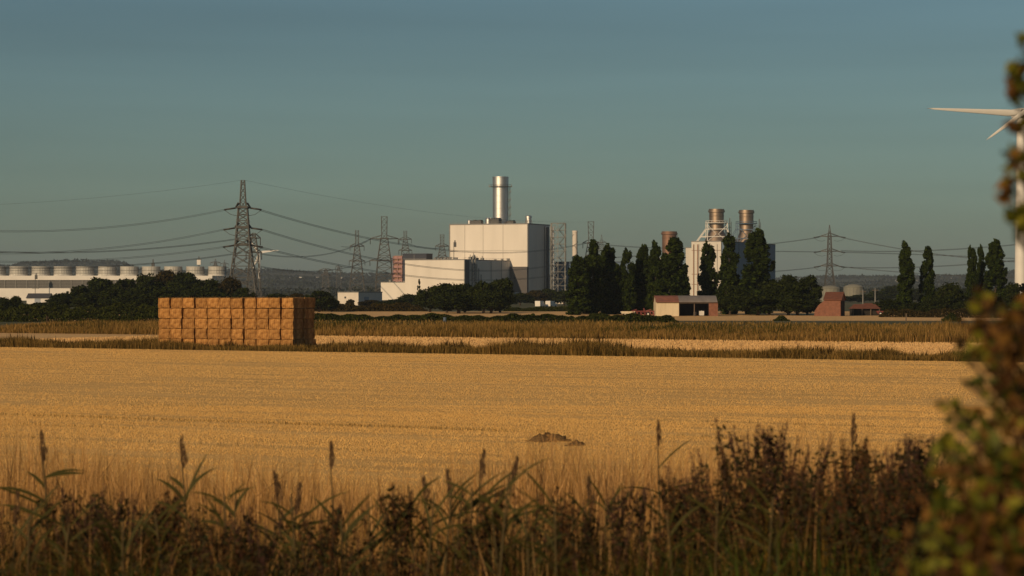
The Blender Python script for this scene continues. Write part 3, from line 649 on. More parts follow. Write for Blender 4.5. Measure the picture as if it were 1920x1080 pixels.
# silver stack on the boiler house
def lp(x,y,z=0): return C + U*x + W_*y + Vector((0,0,z))
sp = lp(-23.2, 19); Dk = sp.y; sx = px2x(938.5, Dk); ztop = py2z(331.5, Dk); zb = BHt+.2; rs = 4.75
t = thing('exhaust_stack', 'tall bright silver exhaust stack with ladder platforms above the boiler house', 'chimney', (sx, Dk, 0))
m = MB(); m.lathe([(rs,zb),(rs,ztop-5.6),(rs+.12,ztop-5.5),(rs+.12,ztop-.8),(rs+.22,ztop-.7),(rs+.22,ztop),(rs-.3,ztop),(rs-.3,ztop-3)],(0,0,0),48,False); m.build('shaft', M['steel'], t)
for z in np.linspace(zb+6, ztop-8, 5):
    m = MB(); m.lathe([(rs+.005,z),(rs+.09,z+.05),(rs+.09,z+.3),(rs+.005,z+.35)],(0,0,0),48,False); m.build('ring_seam', M['steel'], t)
zp = ztop-6.2
m = MB(); m.lathe([(rs+.02,zp),(rs+1.5,zp),(rs+1.5,zp+.25),(rs+.02,zp+.25)],(0,0,0),36,False)
for i in range(24):
    a = i*math.pi/12; m.bar(((rs+1.45)*math.cos(a),(rs+1.45)*math.sin(a),zp+.25),((rs+1.45)*math.cos(a),(rs+1.45)*math.sin(a),zp+1.4),.07)
m.lathe([(rs+1.42,zp+1.35),(rs+1.5,zp+1.35),(rs+1.5,zp+1.45),(rs+1.42,zp+1.45)],(0,0,0),36,False)
m.build('platform', M['galvdark'], t)
m = MB(); m.bar((-rs-2.4,-.5,zp+.1),(-rs-.1,-.5,zp+.1),.5); m.bar((rs+.1,-.5,zp+.1),(rs+2.4,-.5,zp+.1),.5); m.bar((-rs-2.2,-.5,zp),(-rs-2.2,-.5,zp+1.6),.35); m.bar((rs+2.0,-.5,zp),(rs+2.0,-.5,zp+1.6),.35); m.build('platform_bracket', M['galv'], t)
m = MB(); m.bar((rs+.5,-.6,zb),(rs+.5,-.6,zp),.35); m.bar((rs+1.2,-.6,zb),(rs+1.2,-.6,zp),.18); m.build('ladder', M['galvdark'], t)
for z in np.linspace(zb+1.5, zp-3.2, 5):
    m = MB(); m.box(rs+.02,rs+1.7,-1.4,.8,z,z+.25); m.box(rs+1.5,rs+1.7,-1.4,.8,z+.25,z+1.5); m.bar((rs+.05,-.3,z-1.3),(rs+1.6,-.3,z),.2); m.build('ladder_landing', M['galv'], t)

# turbine hall in front
Pc = Vector((-.97, 1454.3, 0)); ML = 70.6; N0 = Pc - W_*ML; HT = 23.1
t = thing('turbine_hall', 'long low pale hall in front of the boiler house with a lower stepped end', 'building', N0, PHI)
block('wall', t, (M['cream'], M['trim']), -37.4, 0, 0, ML-.15, -1, HT, .5)
block('stepped_end', t, (M['cream'], M['trim']), -53.3, -37.55, 1.0, 46, -1, 10.2, .4)
m = MB(); m.box(-.14,.35,-.14,-.004,0,HT-.02); m.build('corner_trim', M['trim'], t)
m = MB(); m.box(.004,.12,-.10,1.5,0,HT-.02); m.build('corner_trim', M['galvdark'], t)
m = MB(); m.box(.004,.22,1.8,7.2,0,HT-.02); m.build('dark_panel', M['galvdark'], t)
m = MB()
for y in (9.5,13.8): m.bar((.9,y,0),(.9,y,HT+.4),.6)
for i in range(6): z = 1+i*3.9; m.bar((.9,9.5,z),(.9,13.8,z),.5); 
for i in range(5): z = 1+i*3.9; m.bar((.9,9.5,z),(.9,13.8,z+3.9),.22)
m.build('stair_frame', M['galv'], t)
for i,(y,z,h) in enumerate([(17.5,2,19),(20.5,9,9.5),(24,3,12)]):
    m = MB(); m.bar((.45,y,z),(.45,y,z+h),.35); m.build('wall_pipe', M['galv'], t)
m = MB(); m.box(.004,.16,40,40.3,0,HT-.2); m.box(.004,.16,56,56.3,0,HT-.2); m.build('panel_joint', M['galvdark'], t)
rv = random.Random(3)
for i in range(11):
    x = -20.5+i*1.9+rv.uniform(-.5,.5); y = 4+rv.uniform(0,3) if i<8 else 20+5*i
    m = MB(); h = rv.uniform(.5,1.2); m.box(x-.6,x+.6,y-.6,y+.6,HT+.5,HT+.5+h); m.box(x-.75,x+.75,y-.75,y+.75,HT+.502+h,HT+.7+h); m.build('roof_vent', M['trim'], t)
for i,(y,h) in enumerate([(12,2.2),(17,3.2),(22,1.4),(30,1.6)]):
    m = MB(); m.box(-2.2,-.6,y-.7,y+.9,HT+.5,HT+.5+h*.7); m.bar((-1.4,y,HT+.5+h*.7),(-1.4,y,HT+.5+h+.6),.3); m.build('roof_plant', M['galv'], t)
m = MB()
for y in np.linspace(.4,ML-1,30): m.bar((-.3,y,HT+.5),(-.3,y,HT+1.5),.06)
m.bar((-.3,.4,HT+1.5),(-.3,ML-1,HT+1.5),.07); m.build('roof_railing', M['galv'], t)
m = MB()
for x,h in ((-49,2.6),(-46.5,.9),(-43,.6),(-40,1.2)): m.box(x-.6,x+.6,4,5.2,10.6,10.6+h*.5)
m.build('roof_plant', M['trim'], t)

# air intake filter house behind the hall: pink louvre tower and navy side
D1 = 1442
t = thing('intake_tower', 'dark navy intake house with pink louvred end behind the low hall', 'building', (px2x(755,D1), D1, 0), PHI)
pm = F/D1
h1 = py2z(475.5,D1)
m = MB(); m.box(0,15.5,0,9,-1,h1-.5); m.box(-.15,15.6,-.15,9.1,h1-.498,h1); m.build('wall', M['navy'], t)
m = MB(); m.box(7.4,7.6,-.1,-.003,2,h1-.6); m.box(.02,15.4,-.09,-.004,h1-3.2,h1-3.0); m.build('panel_joint', M['trim'], t)
m = MB(); m.box(-6.1,-.16,.8,8,-1,h1-1.2); m.build('end_wall', M['darkrust'], t)
for i in range(7):
    m = MB(); z = 8+i*2.75; m.box(-6.3,-.17,.0,.78,z,z+1.5); m.bar((-6.2,.0,z),(-6.2,-.9,z-.5),.25); m.build('louvre_hood', M['pink'], t)
m = MB()
for x in (-6.2,-3.2,-.4): m.bar((x,-.1,0),(x,-.1,h1-1.4),.35)
m.build('frame', M['pink'], t)

# stair tower right of the boiler house
D2 = 1470
t = thing('stair_tower', 'grey lattice stair tower against the shaded side of the boiler house', 'tower', (px2x(1033,D2), D2, 0), R(-6))
Wd, Dp, H2 = 8.6, 5.0, py2z(418.5,D2)
m = MB()
for x in (0,Wd):
    for y in (0,Dp): m.bar((x,y,-.5),(x,y,H2),.55)
m.bar((Wd*.5,0,-.5),(Wd*.5,0,H2),.35)
nl = 11
for i in range(1,nl+1):
    z = H2*i/nl
    for y in (0,Dp): m.bar((0,y,z),(Wd,y,z),.3)
    for x in (0,Wd): m.bar((x,0,z),(x,Dp,z),.3)
for i in range(nl):
    z = H2*i/nl; z2 = H2*(i+1)/nl
    m.bar((0,0,z),(Wd*.5,0,z2),.2); m.bar((Wd*.5,0,z),(0,0,z2),.2)
m.build('frame', M['galv'], t)
for i in range(nl):
    z = H2*i/nl; z2 = H2*(i+1)/nl; m = MB(); s = (i%2==0)
    a,b = (Wd*.55,Wd*.97) if s else (Wd*.97,Wd*.55)
    m.bar((a,1.2+2*(i%2),z),(b,1.2+2*(i%2),z2),1.0,.35); m.bar((a,.6+2*(i%2),z+1),(b,.6+2*(i%2),z2+1),.12); m.build('stair_flight', M['galvdark'], t)
    m = MB(); m.box(Wd*.5,Wd,.3,Dp-.3,z2-.12,z2+.02); m.build('landing', M['galv'], t)
m = MB(); m.box(-1.1,1.3,5.3,8,0,H2-2); m.build('lift_shaft', M['greyclad'], t)

# annexe behind, the shade on it put into the blue wall colour
D3 = 1492
t = thing('annexe', 'long low annexe coloured blue for shade between the stair tower and the poplars', 'building', (px2x(1040,D3), D3, 0), R(-4))
za = py2z(490.5,D3); LA = 47
block('wall', t, (M['blueshade'], M['navy']), 0, LA, 0, 26, -1, za-.5, .5)
m = MB(); m.box(.3,LA-.2,-.1,-.003,10.6,11.0); m.build('panel_joint', M['navy'], t)
for x in (10,22,33): 
    m = MB(); m.box(x,x+.3,-.08,-.002,0,za-.6); m.build('panel_joint', M['navy'], t)
m = MB(); m.box(12,15.5,-.09,-.003,0,4.6); m.build('roller_door', M['greyclad'], t)

# slim pale chimney
D4 = 1530
t = thing('slim_chimney', 'slim pale chimney with a dark spiral strip left of the poplars', 'chimney', (px2x(1078,D4), D4, 0))
zt = py2z(432.5,D4)
m = MB(); m.lathe([(1.75,-1),(1.6,zt-1.2),(1.72,zt-1.1),(1.72,zt),(1.35,zt),(1.35,zt-2)],(0,0,0),28,False); m.build('shaft', M['render'], t)
m = MB(); pts = []
for i in range(60): a = -2.6+i*.33; pts.append((1.78*math.cos(a),1.78*math.sin(a),20+i*(zt-22)/60))
m.tube(pts,.16,5); m.build('strake', M['trim'], t)
m = MB(); m.bar((1.2,-1.4,0),(1.2,-1.4,zt-1),.45); m.build('ladder', M['galvdark'], t)

# older units on the right
C1 = Vector((px2x(1352,1450), 1450, 0)); HK = py2z(451.5,1450); LK = 112
t = thing('generator_block', 'older pale ribbed power block with its shaded side coloured blue behind the poplars', 'building', C1, PHI)
m = MB(); m.box(-18.6,0,0,24,-1,HK-.5); m.build('wall', M['k1clad'], t)
m = MB(); m.box(-18.7,-.0,-.12,24.1,HK-.498,HK); m.build('roof_trim', M['trim'], t)
m = MB(); m.box(-.002,2.0,1.0,LK,-1,HK-.6); m.build('side_wall', M['blueshade'], t)  # shade of this side is put into the blue; front stays pale
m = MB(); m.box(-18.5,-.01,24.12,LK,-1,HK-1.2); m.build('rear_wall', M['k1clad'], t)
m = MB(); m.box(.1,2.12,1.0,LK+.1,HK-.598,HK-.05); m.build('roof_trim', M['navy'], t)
block('lower_bay', t, (M['k1clad'], M['trim']), -22.6, -18.72, 1.2, 22, -1, py2z(465,1458), .4)
for x in (-17.1,-14.6,-13.9,-10.2,-6.1,-2.4):
    m = MB(); w = .5 if x in (-17.1,-14.6,-10.2) else .22; m.box(x-w/2,x+w/2,-.55,-.004,0,HK-2); m.build('wall_pipe', M['darkrust'] if w>.3 else M['seam'], t)
for z in (9.2, 15.3, 29.6):
    m = MB(); m.box(-18.4,-.1,-.16,-.005,z,z+.28); m.build('panel_joint', M['darkrust'], t)
for y in (30,58,86):
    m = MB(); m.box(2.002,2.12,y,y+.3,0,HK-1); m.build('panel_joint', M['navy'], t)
def old_stack(px, D, ytop, wpx, zroof, label, shaft_m, frame_mat, zlow):
    x = px2x(px,D); zt = py2z(ytop,D); r = wpx/2/F*D
    t = thing('boiler_stack', label, 'chimney', (x,D,0))
    m = MB(); m.lathe([(r,zlow),(r,zt-2.2),(r*1.14,zt-1.9),(r*1.14,zt-.9),(r*1.06,zt-.8),(r*1.06,zt),(r*.9,zt),(r*.9,zt-3)],(0,0,0),40,False); m.build('shaft', shaft_m, t)
    m = MB(); m.lathe([(r*1.01,zt-4.4),(r*1.05,zt-4.3),(r*1.05,zt-4.0),(r*1.01,zt-3.9)],(0,0,0),40,False); m.build('ring_seam', shaft_m, t)
    if frame_mat:
        zp = zt-8.6
        m = MB(); m.lathe([(r*1.01,zp),(r*1.55,zp),(r*1.55,zp+.35),(r*1.01,zp+.35)],(0,0,0),28,False)
        for i in range(18):
            a = i*math.pi/9; m.bar((r*1.5*math.cos(a),r*1.5*math.sin(a),zp+.3),(r*1.5*math.cos(a),r*1.5*math.sin(a),zp+1.4),.12)
        m.lathe([(r*1.48,zp+1.3),(r*1.53,zp+1.3),(r*1.53,zp+1.5),(r*1.48,zp+1.5)],(0,0,0),28,False); m.build('platform', frame_mat, t)
        m = MB(); q = r*1.35
        for sx_,sy_ in ((-1,-1),(1,-1),(-1,1),(1,1)):
            m.bar((q*sx_,q*sy_,zp),(q*sx_,q*sy_,zroof),.42); m.bar((q*sx_,q*sy_,zp-1),(q*sx_*.1,q*sy_,zroof+4.5),.26); m.bar((q*sx_*.1,q*sy_,zroof+4.5),(q*sx_,q*sy_,zroof),.26)
            m.bar((q*sx_,q*sy_,zp-3),(q*sx_*2.0 if sx_<0 else q*1.35,q*sy_,zroof),.42)
        for sy_ in (-1,1): m.bar((-q,q*sy_,zp-3.6),(q,q*sy_,zp-3.6),.4); m.bar((-q*1.6,q*sy_,zroof+3),(q*1.2,q*sy_,zroof+3),.4)
        m.build('support_frame', frame_mat, t)
        m = MB(); m.bar((r*1.75,-r*.6,zroof),(r*1.75,-r*.6,zp+3),.5); m.bar((r*2.0,0,zroof),(r*2.0,0,zp+1),.3)
        for k in range(5): m.bar((r*1.1,-r*.6,zroof+2+k*2.2),(r*2.0,-r*.6,zroof+2+k*2.2),.22)
        m.build('ladder', M['galvdark'], t)
        m = MB(); m.lathe([(r*1.75,zroof-.5),(r*1.0,zroof+6.5)],(0,0,0),24,True); m.build('transition_cone', shaft_m, t)
    else:
        m = MB(); m.bar((r*1.05,-r*.6,0),(r*1.05,-r*.6,zt-2),.4); m.build('ladder', M['galvdark'], t)
    return t
old_stack(1343.5, 1462, 392, 27.5, HK-.3, 'weathered brown steel stack on a pale frame, left of the pair', M['rust'], M['white'], HK-1)
old_stack(1399.5, 1512, 394, 26.5, HK-.3, 'weathered steel stack with its lower half coloured blue for shade, right of the pair', M['rust'], M['blueshade'], HK-1)  # blue frame colour stands for shade on the lower half
old_stack(1255, 1540, 434, 27.0, 0, 'rusty brown stack rising behind the blackest poplar', M['darkrust'], None, -1)
D5 = 1535
t = thing('boiler_shed', 'pale boiler shed half hidden behind the black poplar', 'building', (px2x(1236,D5), D5-7, 0), R(-8))
block('wall', t, (M['k1clad'], M['trim']), 0, 13, 0, 22, -1, py2z(484,D5), .4)
m = MB(); m.box(3,4,-.1,-.003,0,20); m.build('wall_pipe', M['darkrust'], t)

# ------------------------------------------------------------------ cooling plant on the left
D6 = 1350
t = thing('cooling_plant', 'long white cooling plant with dark louvres and a row of round fan shrouds', 'building', (0, D6, 0))
x0, x1 = px2x(-260,D6), px2x(398,D6)
zd, z1, z2, zl = py2z(517,D6), py2z(525,D6), py2z(540.5,D6), -1
m = MB(); m.box(x0,x1,0,17,z1,zd); m.build('deck_band', M['white'], t)
m = MB(); m.box(x0+.3,x1-.3,.5,16.5,z2+.002,z1-.002); m.build('louvre_band', M['louver'], t)
m = MB(); m.box(x0,x1,-.05,17,zl,z2); m.build('wall', M['white'], t)
for px in np.arange(-240,396,20.75):
    x = px2x(px,D6); m = MB(); m.box(x-.22,x+.22,.12,.49,z2+.003,z1-.003); m.build('pier', M['galv'], t)
m = MB()
for k in (1,2): m.box(x0+.4,x1-.4,.3,.49,z2+(z1-z2)*k/3-.08,z2+(z1-z2)*k/3+.08)
m.build('rail', M['galv'], t)
fs = None
zt = py2z(499.5,D6); r = 17.2/F*D6
m = MB(); prof = [(r*1.04,zd+.002),(r*1.0,zd+.5),(r*.965,zd+2.4),(r*.975,zt-.5),(r*1.01,zt),(r*.94,zt),(r*.92,zd+1)]
m.lathe(prof,(0,0,0),36,False); shroud = m.mesh('fan_shroud'); shroud.materials.append(M['drum'])
m = MB()
for i in range(36):
    a = 2*math.pi*i/36
    m.bar((r*1.0*math.cos(a),r*1.0*math.sin(a),zd+.5),(r*.985*math.cos(a),r*.985*math.sin(a),zt-.3),.10)
for z in (zd+1.4,zd+2.9): m.lathe([(r*.99,z),(r*1.01,z+.05),(r*1.01,z+.15),(r*.99,z+.2)],(0,0,0),36,False)
ribs = m.mesh('shroud_rib'); ribs.materials.append(M['galv'])
for i in range(-5,10):
    px = 30+i*41.7 if i < 6 else 30+i*41.6
    s = link_mesh('fan_shroud', shroud, None, t); s.location = (px2x(px,D6), 7.5, 0)
    b = link_mesh('shroud_rib', ribs, None, s)
m = MB()
for px in np.arange(-250,396,9): x = px2x(px,D6); m.bar((x,.2,zd),(x,.2,zd+1.1),.06)
m.bar((x0,.2,zd+1.1),(x1,.2,zd+1.1),.07); m.build('deck_railing', M['galv'], t)

mast('dark lamp mast standing in front of the cooling plant louvres', 66, 1340, 0, 512.5, .8)
D7 = 980
t = thing('shed', 'small white shed with a dark grey roof below the white cooling plant wall', 'shed', (px2x(50,D7), D7, 0))
w = 42/F*D7; h = py2z(559,D7); hr = py2z(550,D7)
m = MB(); m.box(0,w,0,9,-.5,h); m.build('wall', M['white'], t)
m = MB(); m.add([(-.3,-.4,h+.002),(w+.3,-.4,h+.002),(w+.3,4.5,hr),(-.3,4.5,hr),(-.3,9.4,h+.002),(w+.3,9.4,h+.002)],[(0,1,2,3),(3,2,5,4),(0,3,4),(1,5,2),(0,4,5,1)]); m.build('roof', M['slate'], t)
m = MB(); m.box(3.2,5.6,-.06,-.003,0,2.4); m.build('door', M['greyclad'], t)

D8 = 905
t = thing('white_store', 'small flat-roofed white cube building left of the power station', 'building', (px2x(672,D8), D8, 0), PHI)
block('wall', t, (M['render'], M['trim']), -8.6, 0, 0, 21, -1, py2z(548.5,D8), .3)
m = MB(); m.box(-5.8,-5.1,-.06,-.003,2.6,3.3); m.build('window', M['glass'], t)
m = MB(); m.box(.003,.08,5,9,0,3.2); m.build('door', M['greyclad'], t)

D9 = 1000
def gable_house(name, label, loc, rz, w, d, h, rise, wm, rm, wins=True, chim=False):
    """gable faces -y"""
    t = thing(name, label, 'house', loc, rz)
    m = MB(); m.add([(-w/2,0,-.3),(w/2,0,-.3),(w/2,0,h),(0,0,h+rise),(-w/2,0,h),(-w/2,d,-.3),(w/2,d,-.3),(w/2,d,h),(0,d,h+rise),(-w/2,d,h)],[(0,1,2,3,4),(6,5,9,8,7),(0,4,9,5),(1,6,7,2)]); m.build('wall', wm, t)
    m = MB(); e = .25; th = .12; k = rise/(w/2)
    for s in (-1,1):
        a = [(0,-e,h+rise+.01),(s*(w/2+e),-e,h-e*k+.01),(s*(w/2+e),d+e,h-e*k+.01),(0,d+e,h+rise+.01)]
        b = [(p[0],p[1],p[2]+th) for p in a]; m.add(a+b, [(0,1,2,3),(7,6,5,4),(0,4,5,1),(1,5,6,2),(2,6,7,3)])
    r_ = m.build('roof', rm, t)
    if chim: m = MB(); m.box(-.35,.35,d*.7,d*.7+.7,h+rise-.1,h+rise+1.0); m.build('chimney', M['redbrick'], r_)
    if wins:
        for x,z in ((-w*.18,h*.55),(w*.18,h*.55),(0,h+.15)):
            m = MB(); m.box(x-.35,x+.35,-.05,-.003,z-.45,z+.45); m.build('window', M['glass'], t)
    return t
gable_house('house', 'little white gabled house among hedges left of the poplars', (px2x(1048,D9), D9, 0), R(8), 3.9, 7, py2z(565,D9), 1.7, M['render'], M['tile'], True, True)

def van(label, px, D, rz):
    t = thing('van', label, 'van', (px2x(px,D), D, 0), rz, 'white vans by the hedge')
    prof = [(-2.4,.35),(2.3,.35),(2.45,.8),(2.2,1.15),(1.55,1.3),(1.0,2.0),(.6,2.1),(-2.3,2.1),(-2.45,1.9)]
    m = MB(); n = len(prof); m.add([(x,-.9,z) for x,z in prof]+[(x,.9,z) for x,z in prof],[tuple(range(n)),tuple(reversed(range(n,2*n)))]+[(i,n+i,n+(i+1)%n,(i+1)%n) for i in range(n)]); m.build('body', M['white'], t)
    for s in (-1,1):
        m = MB(); m.box(.55,1.25,s*.905-.006,s*.905+.006,1.3,1.85); m.build('side_window', M['glass'], t)
    m = MB(); m.add([(1.58,-.75,1.33),(1.58,.75,1.33),(1.07,.7,1.93),(1.07,-.7,1.93)],[(0,1,2,3)]); m.build('windscreen', M['glass'], t)
    for x in (-1.5,1.5):
        for s in (-1,1):
            m = MB(); v0 = len(m.v); m.tube([(x,s*.78,.34),(x,s*.94,.34)],.34,16); m.build('wheel', M['rubber'], t)
van('white van parked farther from the little white house', 1012.5, 800, R(70))
van('white van parked just left of the little white house', 1033.5, 805, R(62))

# ------------------------------------------------------------------ farm buildings
D10 = 522
t = thing('barn', 'open-fronted farm barn with a pale sheeted bay and brick end', 'barn', (px2x(1230,D10), D10, 0))
q = D10/F; wl_ = 43*q; wo = 56*q; wb = 17*q; he = py2z(567,D10); hr = py2z(555.5,D10); dp = 9
m = MB(); m.box(0,wl_,0,.15,-.2,he); m.box(0,.15,.152,dp,-.2,he); m.build('sheeted_wall', M['barnwall'], t)
m = MB(); m.box(.16,wl_+wo+wb-.2,dp-.15,dp,-.2,he); m.build('back_wall', M['interior'], t)
m = MB(); m.box(wl_+wo,wl_+wo+wb,0,.25,-.2,he+.25); m.box(wl_+wo+wb-.25,wl_+wo+wb,.252,dp-.16,-.2,he+.25); m.build('brick_wall', M['redbrick'], t)
for x in (wl_+.1, wl_+wo*.52, ):
    m = MB(); m.box(x-.1,x+.1,.3,.5,-.2,he); m.build('post', M['wood'], t)
m = MB(); m.box(wl_+.002,wl_+wo-.002,.02,.28,he-.25,he+.02); m.build('beam', M['wood'], t)
L = wl_+wo+wb
def roofslab(xa,xb,name,mm,curve=0):
    m = MB(); n = 6; vs = []
    for i in range(n+1):
        s = i/n; y = -.5+s*(dp*.5+.5); z = he+.03+(hr-he)*math.sin(s*math.pi/2)
        vs.append((y,z))
    vs += [(dp-y,z) for y,z in reversed(vs[:-1])]
    P = []
    for x in (xa,xb):
        for y,z in vs: P.append((x,y,z))
        for y,z in vs: P.append((x,y,z+.12))
    k = len(vs); fs_ = []
    for i in range(k-1): fs_ += [(i,i+1,2*k+i+1,2*k+i),(k+i,3*k+i,3*k+i+1,k+i+1)]
    for o_ in (0,2*k): fs_ += [tuple([o_+i for i in range(k)]+[o_+k+i for i in reversed(range(k))])]
    fs_ += [(0,2*k,3*k,k),(k-1,2*k-1,4*k-1,3*k-1)]
    m.add(P,fs_); return m.build(name,mm,t)
roofslab(-.1, wl_*1.0,'roof',M['redtin']); roofslab(wl_*1.0+.003, L*.99,'roof',M['rooftin'])
m = MB(); n = 7; pts = [(-.02,-.4+i/n*(dp+.8)) for i in range(n+1)]
m.add([(.05,0,he)]+[(.05,dp*i/8,he+(hr-he)*math.sin(math.pi*i/8)) for i in range(9)]+[(.05,dp,he)],[tuple(range(11))]); m.build('gable', M['barnwall'], t)
# things standing inside and in front
def drum(label, x, y, z=0.0, mm='bluepaint'):
    m = MB(); m.lathe([(.28,0),(.30,.03),(.29,.3),(.305,.33),(.29,.36),(.29,.6),(.305,.63),(.29,.66),(.30,.9),(.28,.93)],(0,0,0),18); o = m.build('barrel', M[mm], None); o.location = (x,y,z)
    m = MB(); m.lathe([(.05,.93),(.05,.97)],(.14,0,0),10); m.build('cap', M['rubber'], o); return tag(o,label,'barrel')
bx = px2x(1230,D10)
def ibc(label, x, y):
    t = thing('tank_crate', label, 'liquid tank', (x,y,0))
    m = MB(); m.box(-.5,.5,-.5,.5,.16,1.1); m.lathe([(.1,1.102),(.1,1.16)],(0,0,0),12); m.build('bottle', M['white'], t)
    m = MB()
    for i in range(5):
        u_ = -.52+i*.26
        for s in (-.53,.53): m.bar((u_,s,.15),(u_,s,1.14),.03); m.bar((s,u_,.15),(s,u_,1.14),.03)
    m.build('cage', M['galv'], t); m = MB()
    for y_ in (-.45,0,.45): m.box(-.55,.55,y_-.06,y_+.06,0,.13)
    m.build('pallet', M['wood'], t); return t
ibc('pale liquid tank in a cage standing in the open bay of the barn', px2x(1316,D10), D10+1.0)
drum('small grey drum standing left of the caged tank in the barn', px2x(1303.5,D10), D10+.9, 0, 'galv')

# farm machinery in front of the poplars
D11 = 528
def wheel(t, x, y, r, w=.25):
    m = MB(); m.tube([(x,y-w/2,r),(x,y+w/2,r)],r,18); o = m.build('wheel', M['rubber'], t); m = MB(); m.tube([(x,y-w/2-.02,r),(x,y-w/2-.004,r)],r*.5,14); m.build('hub', M['white'], o)
t = thing('flat_trailer', 'low pale flatbed trailer parked before the poplars', 'trailer', (px2x(1177,D11),D11,0), R(3))
m = MB(); m.box(-1.5,1.5,-1,1,.75,.95); m.build('bed', M['white'], t); m = MB(); m.box(-1.5,1.5,-1.06,-1.003,.5,1.0); m.build('side_board', M['barnwall'], t)
m = MB(); m.bar((1.5,0,.7),(2.3,0,.5),.12); m.build('drawbar', M['redpaint'], t)
for x in (-.6,.3):
    for y in (-.8,.8): wheel(t,x,y,.36)
def plough(label, px, n, s):
    t = thing('plough', label, 'farm machine', (px2x(px,D11),D11-.5,0), R(s))
    m = MB(); m.bar((-1.6,0,1.0),(1.6,0,1.0),.28); m.bar((1.0,-.5,.8),(1.0,.5,.8),.2); m.bar((1.2,0,1.0),(1.2,0,1.7),.2); m.bar((1.5,0,1.0),(1.2,0,1.65),.14); m.bar((-1.5,0,1.1),(-.4,.1,1.4),.2); m.build('beam', M['redpaint'], t)
    for i in range(n):
        x = -1.4+i*2.6/(n-1); m = MB(); m.add([(x,-.25,1.0),(x+.2,-.25,1.0),(x+.55,-.3,.1),(x+.1,-.3,.0),(x,.05,1.0),(x+.2,.05,1.0),(x+.5,.3,.12),(x+.05,.2,.0)],[(0,1,2,3),(7,6,5,4),(0,4,5,1),(1,5,6,2),(2,6,7,3),(3,7,4,0)]); m.build('share', M['redpaint'], t)
    wheel(t,-1.0,-.5,.4,.18); return t
plough('red plough parked at the right end of the flatbed trailer', 1197, 4, 12)
plough('longer red plough parked against the left of the barn', 1224, 5, -6)

# brick building and low red roofs
D12 = 520; q = D12/F
t = thing('brick_barn', 'tall red brick barn with clay tile roof and sloping left lean-to', 'barn', (px2x(1576,D12), D12, 0), R(-15))
wl2 = 30*q; hh = py2z(562,D12); dp = 7.2
m = MB(); m.box(-wl2,0,0,dp,-.3,hh); m.add([(-wl2,0,hh),(-wl2,dp,hh),(-wl2,dp/2,hh+1.5),(0,0,hh),(0,dp,hh),(0,dp/2,hh+1.5)],[(0,1,2),(3,5,4)]); m.build('wall', M['redbrick'], t)
m = MB(); x_ = -wl2-2.3
m.add([(x_,.05,-.3),(-wl2-.002,.05,-.3),(-wl2-.002,.05,hh-.1),(x_+.95,.05,2.35),(x_+.15,.05,1.1),(x_,dp,-.3),(-wl2-.002,dp,-.3),(-wl2-.002,dp,hh-.1),(x_+.95,dp,2.35),(x_+.15,dp,1.1)],[(0,1,2,3,4),(6,5,9,8,7),(4,3,8,9),(3,2,7,8),(0,4,9,5)]); m.build('lean_to', M['redbrick'], t)
m = MB()
for (ya,za_),(yb,zb_) in (((-.3,hh-.1),(dp/2,hh+1.55)),((dp+.3,hh-.1),(dp/2,hh+1.55))):
    a = [(-wl2-.25,ya,za_),(.3,ya,za_),(.3,yb,zb_),(-wl2-.25,yb,zb_)]; m.add(a+[(p[0],p[1],p[2]+.14) for p in a],[(0,1,2,3),(7,6,5,4),(0,4,5,1),(1,5,6,2),(2,6,7,3),(3,7,4,0)])
m.build('roof', M['tile'], t)
m = MB(); m.box(.004,.12,1.2,6.0,0,hh-.3); m.build('cart_door', M['interior'], t)
D13 = 532; q = D13/F
def low_shed(label, pxa, pxb, ytop, yeave, dz, d):
    t = thing('low_shed', label, 'shed', (px2x(pxa,D13+dz), D13+dz, 0)); Lh = (pxb-pxa)*(D13+dz)/F; he = py2z(yeave,D13+dz); hr = py2z(ytop,D13+dz)
    m = MB(); m.box(.2,Lh-.2,.9,d-.2,-.2,he-.05); m.build('wall', M['interior'], t)
    m = MB(); a=[(0,0,he),(Lh,0,he),(Lh-.8,d/2,hr),(.8,d/2,hr),(0,d,he),(Lh,d,he)]; m.add(a,[(0,1,2,3),(3,2,5,4),(0,3,4),(1,5,2),(0,4,5,1)]); m.build('roof', M['tile'], t)
    for i in range(4): x = .3+i*(Lh-.6)/3; m = MB(); m.box(x-.1,x+.1,.3,.5,-.2,he-.01); m.build('post', M['wood'], t)
    return t
low_shed('low dark open shed with a red tile roof right of the brick barn', 1598, 1652, 570.5, 579, 0, 6)
low_shed('farther low shed with a red tile roof behind the telephone poles', 1618, 1668, 568.5, 576, 9, 6)
t = thing('hay_cart', 'small red cart end standing right of the low sheds', 'cart', (px2x(1649,D13), D13-1.2, 0))
m = MB(); m.add([(-.9,0,1.05),(1.0,0,1.05),(.45,0,.25),(-.3,0,.25),(-.9,1.2,1.05),(1.0,1.2,1.05),(.45,1.2,.25),(-.3,1.2,.25)],[(0,3,2,1),(4,5,6,7),(0,1,5,4),(1,2,6,5),(2,3,7,6),(3,0,4,7)]); m.build('body', M['redpaint'], t)
wheel(t,.05,-.12,.42,.12); wheel(t,.05,1.32,.42,.12)
# telephone poles
def pole(label, px, D, ytop):
    t = thing('telephone_pole', label, 'pole', (px2x(px,D),D,0), 0, 'wooden telephone poles'); h = py2z(ytop,D)
    m = MB(); m.tube([(0,0,-.5),(0,0,h)],[.19,.15],8); m.build('post', M['galv'], t); m = MB(); m.bar((-.7,0,h-.5),(.7,0,h-.5),.14); m.build('crossarm', M['wood'], t)
pole('left telephone pole rising behind the low red roofs', 1618, 560, 543); pole('right telephone pole rising from the end of the low red roofs', 1641, 556, 540)
